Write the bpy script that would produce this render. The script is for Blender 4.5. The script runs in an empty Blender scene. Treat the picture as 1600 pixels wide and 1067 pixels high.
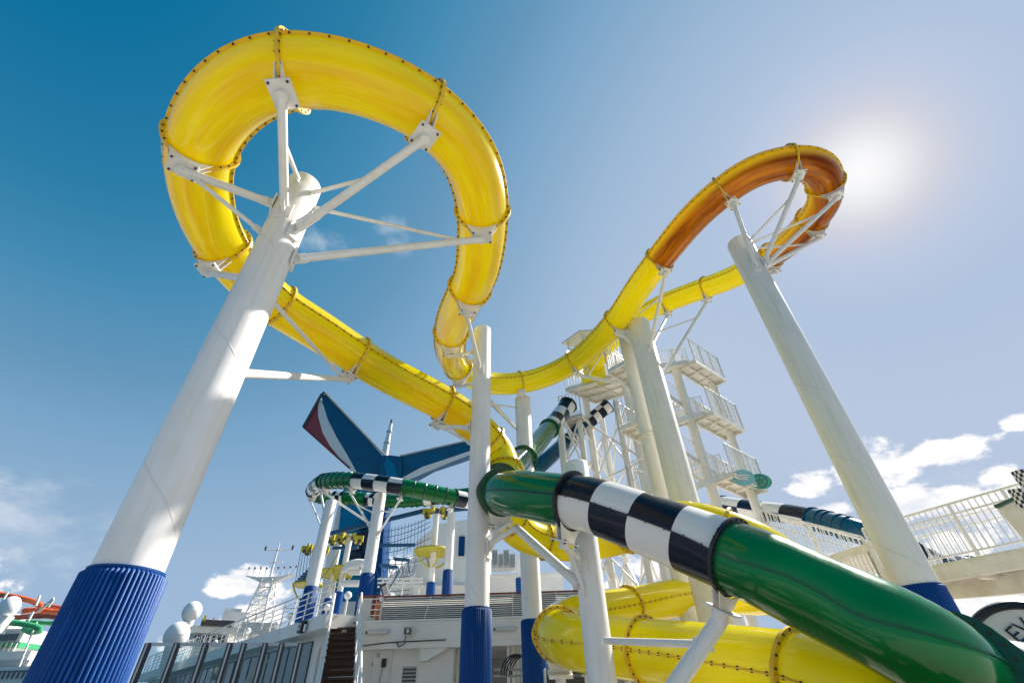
import bpy, bmesh, math, random
from mathutils import Vector, Matrix, Quaternion
from math import sin, cos, pi, radians
random.seed(7)
scene = bpy.context.scene
C = scene.collection
# ---------------------------------------------------------------- camera
EYE = Vector((0, 0, 1.5))
F = 720.0
TH = radians(39.0)
ROLL = math.atan2(28, 893)
fwd = Vector((0, cos(TH), sin(TH)))
_up = Vector((0, -sin(TH), cos(TH)))
_rt = Vector((1, 0, 0))
RT = _rt * cos(ROLL) - _up * sin(ROLL)
UP = _up * cos(ROLL) + _rt * sin(ROLL)
cam_d = bpy.data.cameras.new('camera')
cam_d.lens = 36 * F / 1600
cam_d.sensor_width = 36
cam_d.clip_start = 0.05
cam_d.clip_end = 30000
cam = bpy.data.objects.new('camera', cam_d)
C.objects.link(cam)
M = Matrix((RT, UP, -fwd)).transposed().to_4x4()
M.translation = EYE
cam.matrix_world = M
scene.camera = cam
# ---------------------------------------------------------------- sun and sky
SUN_DIR = Vector((0.5875849, 0.42847246, 0.68640756)).normalized()
SUN_EL = math.asin(SUN_DIR.z)
SUN_AZ = math.atan2(SUN_DIR.x, SUN_DIR.y)
sun_d = bpy.data.lights.new('sun', 'SUN')
sun_d.energy = 5.0
sun_d.angle = radians(0.6)
sun_d.color = (1.0, 0.95, 0.86)
sun = bpy.data.objects.new('sun', sun_d)
C.objects.link(sun)
sun.rotation_euler = SUN_DIR.to_track_quat('Z', 'Y').to_euler()
scene.view_settings.view_transform = 'Standard'
scene.view_settings.look = 'None'
scene.view_settings.gamma = 1
scene.view_settings.use_curve_mapping = False
scene.view_settings.exposure = 1.0


def ray(px, py):
    return (fwd + RT * ((px - 800) / F) + UP * ((533.5 - py) / F)).normalized()


world = bpy.data.worlds.new('World')
scene.world = world
world.use_nodes = True
nt = world.node_tree
nt.nodes.clear()


def N(tree, typ, **kw):
    n = tree.nodes.new(typ)
    for k, v in kw.items():
        if k == 'inp':
            for kk, vv in v.items():
                n.inputs[kk].default_value = vv
        else:
            setattr(n, k, v)
    return n


def math_n(tree, op, a, b=None, c=None, clamp=False):
    n = tree.nodes.new('ShaderNodeMath')
    n.operation = op
    n.use_clamp = clamp
    for i, v in enumerate((a, b, c)):
        if v is None:
            continue
        if isinstance(v, (int, float)):
            n.inputs[i].default_value = v
        else:
            tree.links.new(v, n.inputs[i])
    return n.outputs[0]


def mixc(tree, fac, a, b, blend='MIX'):
    n = tree.nodes.new('ShaderNodeMix')
    n.data_type = 'RGBA'
    n.blend_type = blend
    for sock, v in ((n.inputs[0], fac), (n.inputs[6], a), (n.inputs[7], b)):
        if isinstance(v, (int, float)):
            sock.default_value = v
        elif isinstance(v, tuple):
            sock.default_value = v if len(v) == 4 else (*v, 1)
        else:
            tree.links.new(v, sock)
    return n.outputs[2]


sky = N(nt, 'ShaderNodeTexSky', sky_type='NISHITA')
sky.sun_disc = False
sky.sun_elevation = SUN_EL
sky.sun_rotation = SUN_AZ
sky.air_density = 1.0
sky.dust_density = 0.3
sky.ozone_density = 2.0
tc = N(nt, 'ShaderNodeTexCoord')
DIR = tc.outputs['Generated']
# bright haze round the sun
dn = N(nt, 'ShaderNodeVectorMath', operation='DOT_PRODUCT')
nrm = N(nt, 'ShaderNodeVectorMath', operation='NORMALIZE')
nt.links.new(DIR, nrm.inputs[0])
nt.links.new(nrm.outputs[0], dn.inputs[0])
dn.inputs[1].default_value = SUN_DIR
dot = math_n(nt, 'MAXIMUM', dn.outputs['Value'], 0.0)
# how the camera renders this sky: teal where it is dark, through pale blue, to white round the sun
sepb = N(nt, 'ShaderNodeSeparateColor')
nt.links.new(sky.outputs[0], sepb.inputs[0])
q_ = math_n(nt, 'MINIMUM', math_n(nt, 'LOGARITHM', math_n(nt, 'MULTIPLY', sepb.outputs[2], 0.1), math.e), -0.457)
tone = math_n(nt, 'MULTIPLY_ADD', math_n(nt, 'MULTIPLY', q_, q_), -149.55, math_n(nt, 'MULTIPLY_ADD', q_, -136.6, 129.0))
for pw, am in ((4.0, 44.5), (20.0, -47.8), (80.0, 62.0), (350.0, 32.0)):
    tone = math_n(nt, 'MULTIPLY_ADD', math_n(nt, 'POWER', dot, pw), am, tone)
ramp = nt.nodes.new('ShaderNodeValToRGB')
nt.links.new(math_n(nt, 'DIVIDE', tone, 255.0, clamp=True), ramp.inputs[0])


def lin_(c):
    c /= 255
    return c / 12.92 if c <= 0.04045 else ((c + .055) / 1.055) ** 2.4


stops = [(0, 109, 156), (44, 126, 168), (70, 140, 181), (100, 151, 187), (121, 165, 200), (143, 176, 207), (157, 185, 215), (175, 195, 221), (186, 201, 225),
         (196, 205, 225), (210, 212, 224), (226, 228, 233), (253, 253, 254)]
el = ramp.color_ramp.elements
while len(el) > 1:
    el.remove(el[-1])
for n_s, (r_s, g_s, b_s) in enumerate(stops):
    e_ = el[0] if n_s == 0 else el.new(r_s / 255)
    e_.position = r_s / 255
    e_.color = (lin_(r_s) / 1.68, lin_(g_s) / 1.68, lin_(b_s) / 1.68, 1)
skyc = mixc(nt, 1.0, ramp.outputs[0], (10.0, 10.0, 10.0), 'MULTIPLY')
# clouds: soft masses standing at fixed directions, broken up by noise
mp = N(nt, 'ShaderNodeMapping')
mp.inputs['Scale'].default_value = (1, 1, 1.9)
nt.links.new(nrm.outputs[0], mp.inputs[0])
noi = N(nt, 'ShaderNodeTexNoise', inp={'Scale': 12.0, 'Detail': 12.0, 'Roughness': 0.62})
nt.links.new(mp.outputs[0], noi.inputs['Vector'])
noi2 = N(nt, 'ShaderNodeTexNoise', inp={'Scale': 5.0, 'Detail': 5.0})
nt.links.new(mp.outputs[0], noi2.inputs['Vector'])


def stretch(v):
    return Vector((v.x, v.y, v.z * 1.9))


def cloud_mask(blobs):
    best = None
    for px, py, rad in blobs:
        c = stretch(ray(px, py))
        d = N(nt, 'ShaderNodeVectorMath', operation='DISTANCE')
        nt.links.new(mp.outputs[0], d.inputs[0])
        d.inputs[1].default_value = c
        v = math_n(nt, 'MULTIPLY_ADD', d.outputs['Value'], -1.0 / rad, 1.0)
        best = v if best is None else math_n(nt, 'MAXIMUM', best, v)
    return best


thick = cloud_mask([(1375, 728, .085), (1262, 753, .05), (1462, 704, .055), (1505, 700, .055), (1592, 655, .03),
                    (1560, 742, .035), (1425, 790, .075), (1490, 792, .08), (1555, 790, .08), (1310, 798, .04),
                    (1440, 860, .12), (1540, 950, .14), (1640, 800, .1), (1700, 920, .16), (1450, 980, .13), (1330, 900, .09),
                    (352, 915, .045), (385, 905, .055), (425, 960, .07), (470, 985, .07), (560, 930, .08), (650, 900, .09), (350, 1000, .07),
                    (700, 960, .09), (300, 1010, .05), (960, 930, .08), (1020, 880, .07), (-150, 900, .12), (1900, 760, .1)])
thin = cloud_mask([(40, 850, .16), (0, 800, .14), (612, 350, .05), (500, 375, .07), (625, 385, .04), (1480, 830, .3), (560, 930, .22)])
nz = math_n(nt, 'MULTIPLY_ADD', noi.outputs[0], 3.4, -1.7)
t1 = math_n(nt, 'ADD', math_n(nt, 'MULTIPLY', thick, 1.15), nz)
mr = N(nt, 'ShaderNodeMapRange', interpolation_type='SMOOTHSTEP')
nt.links.new(t1, mr.inputs[0])
mr.inputs[1].default_value = 0.18
mr.inputs[2].default_value = 0.62
t2 = math_n(nt, 'ADD', thin, math_n(nt, 'MULTIPLY', nz, 0.75))
mr2 = N(nt, 'ShaderNodeMapRange', interpolation_type='SMOOTHSTEP')
nt.links.new(t2, mr2.inputs[0])
mr2.inputs[1].default_value = 0.2
mr2.inputs[2].default_value = 1.3
mr2.inputs[4].default_value = 0.32
a1 = math_n(nt, 'MAXIMUM', mr.outputs[0], mr2.outputs[0])
offs = N(nt, 'ShaderNodeVectorMath', operation='ADD')
nt.links.new(mp.outputs[0], offs.inputs[0])
offs.inputs[1].default_value = (0.012, 0.004, 0.035)
noi3 = N(nt, 'ShaderNodeTexNoise', inp={'Scale': 12.0, 'Detail': 12.0, 'Roughness': 0.62})
nt.links.new(offs.outputs[0], noi3.inputs['Vector'])
shade = N(nt, 'ShaderNodeMapRange')
nt.links.new(math_n(nt, 'SUBTRACT', noi.outputs[0], noi3.outputs[0]), shade.inputs[0])
shade.inputs[1].default_value = -0.14
shade.inputs[2].default_value = 0.08
cc = mixc(nt, shade.outputs[0], (4.6, 4.8, 5.3), (6.6, 6.55, 6.5))
skyf = mixc(nt, a1, skyc, cc)
bg = N(nt, 'ShaderNodeBackground', inp={'Strength': 0.084})
nt.links.new(skyf, bg.inputs[0])
wo = N(nt, 'ShaderNodeOutputWorld')
nt.links.new(bg.outputs[0], wo.inputs[0])
scene.render.engine = 'CYCLES'
scene.cycles.max_bounces = 10
scene.cycles.transparent_max_bounces = 12
scene.cycles.transmission_bounces = 8


# ---------------------------------------------------------------- points from the survey of the place
def VZ(px, py, z):
    r = ray(px, py)
    return EYE + r * ((z - EYE.z) / r.z)


def VH(px, py, H):
    r = ray(px, py)
    return EYE + r * (H / math.hypot(r.x, r.y))


def VY(px, py, Y):
    r = ray(px, py)
    return EYE + r * (Y / r.y)


def VD(px, py, d):
    return EYE + ray(px, py) * d


# ---------------------------------------------------------------- materials
def mat(name, col, rough=0.5, metal=0.0, spec=0.5, coat=0.0, noise=0.0, nscale=3.0, tint=None, bump=0.0, bscale=40.0, trans=0.0):
    m = bpy.data.materials.new(name)
    m.use_nodes = True
    t = m.node_tree
    b = t.nodes['Principled BSDF']
    b.inputs['Base Color'].default_value = (*col, 1)
    b.inputs['Roughness'].default_value = rough
    b.inputs['Metallic'].default_value = metal
    b.inputs['Specular IOR Level'].default_value = spec
    b.inputs['Coat Weight'].default_value = coat
    b.inputs['Coat Roughness'].default_value = 0.06
    base = None
    if noise > 0:
        g = N(t, 'ShaderNodeNewGeometry')
        n = N(t, 'ShaderNodeTexNoise', inp={'Scale': nscale, 'Detail': 6.0, 'Roughness': 0.6})
        t.links.new(g.outputs['Position'], n.inputs['Vector'])
        r = N(t, 'ShaderNodeMapRange')
        t.links.new(n.outputs[0], r.inputs[0])
        r.inputs[1].default_value = 0.35
        r.inputs[2].default_value = 0.7
        r.inputs[3].default_value = 0
        r.inputs[4].default_value = noise
        dark = tint or tuple(c * 0.55 for c in col)
        base = mixc(t, r.outputs[0], (*col, 1), (*dark, 1))
        t.links.new(base, b.inputs['Base Color'])
        rr = N(t, 'ShaderNodeMapRange')
        t.links.new(n.outputs[0], rr.inputs[0])
        rr.inputs[3].default_value = max(0.02, rough - 0.08)
        rr.inputs[4].default_value = min(1, rough + 0.12)
        t.links.new(rr.outputs[0], b.inputs['Roughness'])
    if bump > 0:
        g = N(t, 'ShaderNodeNewGeometry')
        n = N(t, 'ShaderNodeTexNoise', inp={'Scale': bscale, 'Detail': 3.0})
        t.links.new(g.outputs['Position'], n.inputs['Vector'])
        bp = N(t, 'ShaderNodeBump', inp={'Strength': bump, 'Distance': 0.01})
        t.links.new(n.outputs[0], bp.inputs['Height'])
        t.links.new(bp.outputs[0], b.inputs['Normal'])
    return m


def shaft_white(name, col, stain):
    """white painted pipe with faint spiral weld, runs of dirt and rust freckles"""
    m = bpy.data.materials.new(name)
    m.use_nodes = True
    t = m.node_tree
    b = t.nodes['Principled BSDF']
    tcn = N(t, 'ShaderNodeTexCoord')
    uv = N(t, 'ShaderNodeUVMap')
    sep = N(t, 'ShaderNodeSeparateXYZ')
    t.links.new(uv.outputs[0], sep.inputs[0])
    # streaks: noise stretched along the shaft
    mpn = N(t, 'ShaderNodeMapping')
    mpn.inputs['Scale'].default_value = (7, 0.22, 1)
    t.links.new(uv.outputs[0], mpn.inputs[0])
    ns = N(t, 'ShaderNodeTexNoise', inp={'Scale': 3.0, 'Detail': 7.0, 'Roughness': 0.65})
    t.links.new(mpn.outputs[0], ns.inputs['Vector'])
    r1 = N(t, 'ShaderNodeMapRange')
    t.links.new(ns.outputs[0], r1.inputs[0])
    r1.inputs[1].default_value = 0.48
    r1.inputs[2].default_value = 0.78
    r1.inputs[4].default_value = 0.75
    g = N(t, 'ShaderNodeNewGeometry')
    n2 = N(t, 'ShaderNodeTexNoise', inp={'Scale': 1.6, 'Detail': 8.0, 'Roughness': 0.7})
    t.links.new(g.outputs['Position'], n2.inputs['Vector'])
    r2 = N(t, 'ShaderNodeMapRange')
    t.links.new(n2.outputs[0], r2.inputs[0])
    r2.inputs[1].default_value = 0.45
    r2.inputs[2].default_value = 0.8
    r2.inputs[4].default_value = 0.45
    c = mixc(t, r1.outputs[0], (*col, 1), (*stain, 1))
    c = mixc(t, r2.outputs[0], c, tuple(x * 0.78 for x in col))
    n3 = N(t, 'ShaderNodeTexNoise', inp={'Scale': 22.0, 'Detail': 4.0, 'Roughness': 0.8})
    t.links.new(g.outputs['Position'], n3.inputs['Vector'])
    r3 = N(t, 'ShaderNodeMapRange')
    t.links.new(n3.outputs[0], r3.inputs[0])
    r3.inputs[1].default_value = 0.72
    r3.inputs[2].default_value = 0.78
    r3.inputs[4].default_value = 0.5
    c = mixc(t, r3.outputs[0], c, (0.35, 0.2, 0.1))
    # spiral weld bead
    sp = math_n(t, 'FRACT', math_n(t, 'ADD', math_n(t, 'MULTIPLY', sep.outputs[1], 0.55), sep.outputs[0]))
    dd = math_n(t, 'ABSOLUTE', math_n(t, 'SUBTRACT', sp, 0.5))
    w = N(t, 'ShaderNodeMapRange', interpolation_type='SMOOTHSTEP')
    t.links.new(dd, w.inputs[0])
    w.inputs[1].default_value = 0.0
    w.inputs[2].default_value = 0.014
    w.inputs[3].default_value = 1
    w.inputs[4].default_value = 0
    c = mixc(t, math_n(t, 'MULTIPLY', w.outputs[0], 0.45), c, tuple(x * 0.7 for x in col))
    t.links.new(c, b.inputs['Base Color'])
    bp = N(t, 'ShaderNodeBump', inp={'Strength': 0.35, 'Distance': 0.006})
    t.links.new(math_n(t, 'ADD', w.outputs[0], math_n(t, 'MULTIPLY', n3.outputs[0], 0.15)), bp.inputs['Height'])
    t.links.new(bp.outputs[0], b.inputs['Normal'])
    b.inputs['Roughness'].default_value = 0.38
    b.inputs['Coat Weight'].default_value = 0.15
    return m


def fibreglass(name, top, bottom, transl, rough=0.12, check=None, flow=0.35, cells=(4, 4), streak=None):
    """gel-coated fibreglass: glossy skin over pigmented, light-passing resin.  UV: x metres along, y 0..1 round (0 = side seam, 0.25 = top)"""
    m = bpy.data.materials.new(name)
    m.use_nodes = True
    t = m.node_tree
    t.nodes.clear()
    out = N(t, 'ShaderNodeOutputMaterial')
    uv = N(t, 'ShaderNodeUVMap')
    sep = N(t, 'ShaderNodeSeparateXYZ')
    t.links.new(uv.outputs[0], sep.inputs[0])
    V_ = sep.outputs[1]
    if check:
        a = math_n(t, 'FLOOR', math_n(t, 'MULTIPLY', V_, float(cells[1])))
        u2 = N(t, 'ShaderNodeUVMap', uv_map='unit')
        s2 = N(t, 'ShaderNodeSeparateXYZ')
        t.links.new(u2.outputs[0], s2.inputs[0])
        bq = math_n(t, 'FLOOR', math_n(t, 'MULTIPLY', s2.outputs[0], float(cells[0])))
        k = math_n(t, 'MODULO', math_n(t, 'ADD', a, bq), 2.0)
        col = mixc(t, k, (*check[0], 1), (*check[1], 1))
    else:
        # lower half (v > .5) may take another colour, fading towards the seams
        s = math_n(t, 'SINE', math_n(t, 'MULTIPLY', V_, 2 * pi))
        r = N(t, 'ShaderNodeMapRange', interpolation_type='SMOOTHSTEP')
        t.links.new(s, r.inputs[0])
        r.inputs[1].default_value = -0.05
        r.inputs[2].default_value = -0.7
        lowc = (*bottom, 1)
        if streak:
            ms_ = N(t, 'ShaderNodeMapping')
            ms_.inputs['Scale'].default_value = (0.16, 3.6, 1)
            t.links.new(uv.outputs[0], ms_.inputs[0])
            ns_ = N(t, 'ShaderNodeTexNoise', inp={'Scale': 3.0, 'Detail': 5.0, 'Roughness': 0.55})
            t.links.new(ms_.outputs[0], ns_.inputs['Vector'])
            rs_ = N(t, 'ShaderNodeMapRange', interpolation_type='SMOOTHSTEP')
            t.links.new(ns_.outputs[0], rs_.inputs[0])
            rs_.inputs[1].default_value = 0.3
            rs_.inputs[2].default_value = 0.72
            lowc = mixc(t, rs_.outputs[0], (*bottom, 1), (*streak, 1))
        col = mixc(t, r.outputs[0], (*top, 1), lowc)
    mpn = N(t, 'ShaderNodeMapping')
    mpn.inputs['Scale'].default_value = (0.35, 9.0, 1)
    t.links.new(uv.outputs[0], mpn.inputs[0])
    n1 = N(t, 'ShaderNodeTexNoise', inp={'Scale': 2.2, 'Detail': 7.0, 'Roughness': 0.6})
    t.links.new(mpn.outputs[0], n1.inputs['Vector'])
    r1 = N(t, 'ShaderNodeMapRange')
    t.links.new(n1.outputs[0], r1.inputs[0])
    r1.inputs[1].default_value = 0.4
    r1.inputs[2].default_value = 0.75
    r1.inputs[4].default_value = flow
    col = mixc(t, r1.outputs[0], col, mixc(t, 1.0, col, (0.72, 0.6, 0.5), 'MULTIPLY'))
    g = N(t, 'ShaderNodeNewGeometry')
    n2 = N(t, 'ShaderNodeTexNoise', inp={'Scale': 2.6, 'Detail': 8.0, 'Roughness': 0.7})
    t.links.new(g.outputs['Position'], n2.inputs['Vector'])
    r2 = N(t, 'ShaderNodeMapRange')
    t.links.new(n2.outputs[0], r2.inputs[0])
    r2.inputs[1].default_value = 0.5
    r2.inputs[2].default_value = 0.8
    r2.inputs[4].default_value = flow
    col = mixc(t, r2.outputs[0], col, mixc(t, 1.0, col, (0.75, 0.68, 0.6), 'MULTIPLY'))
    n4 = N(t, 'ShaderNodeTexNoise', inp={'Scale': 1.1, 'Detail': 2.0})
    t.links.new(mpn.outputs[0], n4.inputs['Vector'])
    bp = N(t, 'ShaderNodeBump', inp={'Strength': 0.15, 'Distance': 0.02})
    t.links.new(n4.outputs[0], bp.inputs['Height'])
    pr = N(t, 'ShaderNodeBsdfPrincipled', inp={'Roughness': rough, 'Specular IOR Level': 0.25, 'Coat Weight': 0.12, 'Coat Roughness': 0.05})
    t.links.new(col, pr.inputs['Base Color'])
    t.links.new(bp.outputs[0], pr.inputs['Normal'])
    rr = N(t, 'ShaderNodeMapRange')
    t.links.new(n2.outputs[0], rr.inputs[0])
    rr.inputs[1].default_value = 0.3
    rr.inputs[2].default_value = 0.8
    rr.inputs[3].default_value = rough
    rr.inputs[4].default_value = rough + 0.25
    t.links.new(rr.outputs[0], pr.inputs['Roughness'])
    if transl > 0:
        tr = N(t, 'ShaderNodeBsdfTranslucent')
        t.links.new(col, tr.inputs[0])
        ms = N(t, 'ShaderNodeMixShader')
        ms.inputs[0].default_value = transl
        t.links.new(pr.outputs[0], ms.inputs[1])
        t.links.new(tr.outputs[0], ms.inputs[2])
        # keep a clear gloss over the translucent part
        gl = N(t, 'ShaderNodeBsdfGlossy', inp={'Roughness': rough * 0.6})
        t.links.new(bp.outputs[0], gl.inputs['Normal'])
        fr = N(t, 'ShaderNodeFresnel', inp={'IOR': 1.25})
        ms2 = N(t, 'ShaderNodeMixShader')
        t.links.new(fr.outputs[0], ms2.inputs[0])
        t.links.new(ms.outputs[0], ms2.inputs[1])
        t.links.new(gl.outputs[0], ms2.inputs[2])
        t.links.new(ms2.outputs[0], out.inputs[0])
    else:
        t.links.new(pr.outputs[0], out.inputs[0])
    return m


MT = {}
MT['white'] = mat('white_paint', (0.78, 0.76, 0.73), 0.4, noise=0.5, nscale=4, tint=(0.6, 0.55, 0.47), coat=0.1)
MT['cream'] = mat('cream_paint', (0.76, 0.73, 0.66), 0.5, noise=0.6, nscale=3, tint=(0.5, 0.43, 0.33))
MT['shaft'] = shaft_white('shaft_paint', (0.82, 0.785, 0.765), (0.68, 0.62, 0.52))
MT['shaft_cream'] = shaft_white('shaft_cream_paint', (0.80, 0.76, 0.68), (0.62, 0.55, 0.40))
MT['pad'] = mat('blue_vinyl', (0.0, 0.06, 0.26), 0.5, spec=0.3, noise=0.35, nscale=9, bump=0.15, bscale=60)
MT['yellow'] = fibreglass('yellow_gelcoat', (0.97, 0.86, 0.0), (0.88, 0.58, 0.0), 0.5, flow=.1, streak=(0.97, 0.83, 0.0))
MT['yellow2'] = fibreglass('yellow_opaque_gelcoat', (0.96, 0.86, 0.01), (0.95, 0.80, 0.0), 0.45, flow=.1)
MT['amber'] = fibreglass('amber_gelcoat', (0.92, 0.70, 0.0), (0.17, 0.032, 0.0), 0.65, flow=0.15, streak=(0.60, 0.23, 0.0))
MT['flange_y'] = mat('yellow_flange', (0.80, 0.50, 0.02), 0.35, noise=0.4, nscale=6)
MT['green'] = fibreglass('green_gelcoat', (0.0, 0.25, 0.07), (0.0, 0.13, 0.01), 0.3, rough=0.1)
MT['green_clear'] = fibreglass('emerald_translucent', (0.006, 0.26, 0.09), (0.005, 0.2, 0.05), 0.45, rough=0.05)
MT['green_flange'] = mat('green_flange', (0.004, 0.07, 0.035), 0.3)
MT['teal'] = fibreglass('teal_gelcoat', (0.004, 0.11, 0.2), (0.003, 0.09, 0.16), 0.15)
MT['teal_flange'] = mat('teal_flange', (0.004, 0.06, 0.12), 0.3)
MT['navy'] = fibreglass('navy_gelcoat', (0.006, 0.014, 0.045), (0.005, 0.012, 0.04), 0.0)
MT['check'] = fibreglass('chequer_gelcoat', None, None, 0.0, rough=0.12, check=((0.74, 0.72, 0.70), (0.008, 0.01, 0.022)), flow=0.12)
MT['check_b'] = fibreglass('chequer_gelcoat_swapped', None, None, 0.0, rough=0.12, check=((0.008, 0.01, 0.022), (0.74, 0.72, 0.70)), flow=0.12)
MT['bolt'] = mat('bolt_steel', (0.06, 0.05, 0.045), 0.5, metal=0.6)
MT['steel'] = mat('brushed_steel', (0.45, 0.45, 0.45), 0.3, metal=0.9, noise=0.3)
MT['black'] = mat('black_rubber', (0.012, 0.012, 0.014), 0.5)
MT['dark'] = mat('dark_metal', (0.05, 0.05, 0.055), 0.5)
MT['red'] = mat('funnel_red', (0.30, 0.035, 0.045), 0.35, noise=0.3)
MT['fblue'] = mat('funnel_blue', (0.0, 0.095, 0.20), 0.35, spec=0.25, noise=0.35, nscale=0.5)
MT['fbright'] = mat('funnel_bright_blue', (0.0, 0.17, 0.34), 0.65, spec=0.15, noise=0.3, nscale=0.6)
MT['fnavy'] = mat('funnel_navy', (0.0, 0.045, 0.15), 0.65, spec=0.15)
MT['fwhite'] = mat('funnel_white', (0.74, 0.71, 0.68), 0.4, noise=0.2)
MT['blue_steel'] = mat('blue_steel', (0.008, 0.07, 0.17), 0.4)
MT['disc'] = mat('yellow_steel', (0.5, 0.42, 0.02), 0.45, noise=0.5, nscale=5)
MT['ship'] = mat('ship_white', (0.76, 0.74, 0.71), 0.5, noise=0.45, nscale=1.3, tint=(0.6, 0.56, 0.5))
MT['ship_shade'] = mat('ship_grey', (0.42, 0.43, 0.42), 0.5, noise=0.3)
MT['wood'] = mat('brown_tread', (0.07, 0.035, 0.018), 0.6, noise=0.5, nscale=8)
MT['rust_red'] = mat('red_paint', (0.22, 0.045, 0.03), 0.5, noise=0.4)
MT['orange_p'] = mat('orange_paint', (0.62, 0.2, 0.08), 0.45, noise=0.3)
MT['teak'] = mat('pale_deck', (0.56, 0.52, 0.46), 0.7, noise=0.5, nscale=2)
MT['blue_deck'] = mat('pale_deck_coating', (0.5, 0.47, 0.42), 0.7, noise=0.4, nscale=1)
MT['dome'] = mat('radome_white', (0.8, 0.79, 0.78), 0.55, noise=0.12)
MT['gel_orange'] = mat('orange_gelcoat', (0.66, 0.13, 0.035), 0.3, noise=0.3)
MT['gel_green'] = mat('pale_green_gelcoat', (0.05, 0.34, 0.15), 0.3, noise=0.3)
MT['tank'] = mat('teal_window', (0.015, 0.06, 0.07), 0.1, spec=0.8)
MT['sea'] = mat('sea_water', (0.01, 0.06, 0.09), 0.12, bump=0.6, bscale=0.3)
MT['sign_cyan'] = mat('cyan_sign', (0.16, 0.42, 0.5), 0.35)
MT['sign_green'] = mat('green_sign', (0.04, 0.3, 0.22), 0.35)
MT['black_paint'] = mat('black_paint', (0.01, 0.012, 0.02), 0.35)
MT['teal_metal'] = mat('dark_teal_trim', (0.01, 0.07, 0.06), 0.4)
MT['lamp'] = mat('lamp_lens', (0.55, 0.55, 0.53), 0.2)


def glass(name, col, clear):
    m = bpy.data.materials.new(name)
    m.use_nodes = True
    t = m.node_tree
    t.nodes.clear()
    out = N(t, 'ShaderNodeOutputMaterial')
    tr = N(t, 'ShaderNodeBsdfTransparent')
    tr.inputs[0].default_value = (*col, 1)
    gl = N(t, 'ShaderNodeBsdfGlossy', inp={'Roughness': 0.03})
    fr = N(t, 'ShaderNodeFresnel', inp={'IOR': 1.3})
    f2 = math_n(t, 'ADD', fr.outputs[0], clear)
    ms = N(t, 'ShaderNodeMixShader')
    t.links.new(f2, ms.inputs[0])
    t.links.new(tr.outputs[0], ms.inputs[1])
    t.links.new(gl.outputs[0], ms.inputs[2])
    t.links.new(ms.outputs[0], out.inputs[0])
    return m


MT['glass'] = glass('clear_screen_glass', (0.86, 0.92, 0.92), 0.0)


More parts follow.
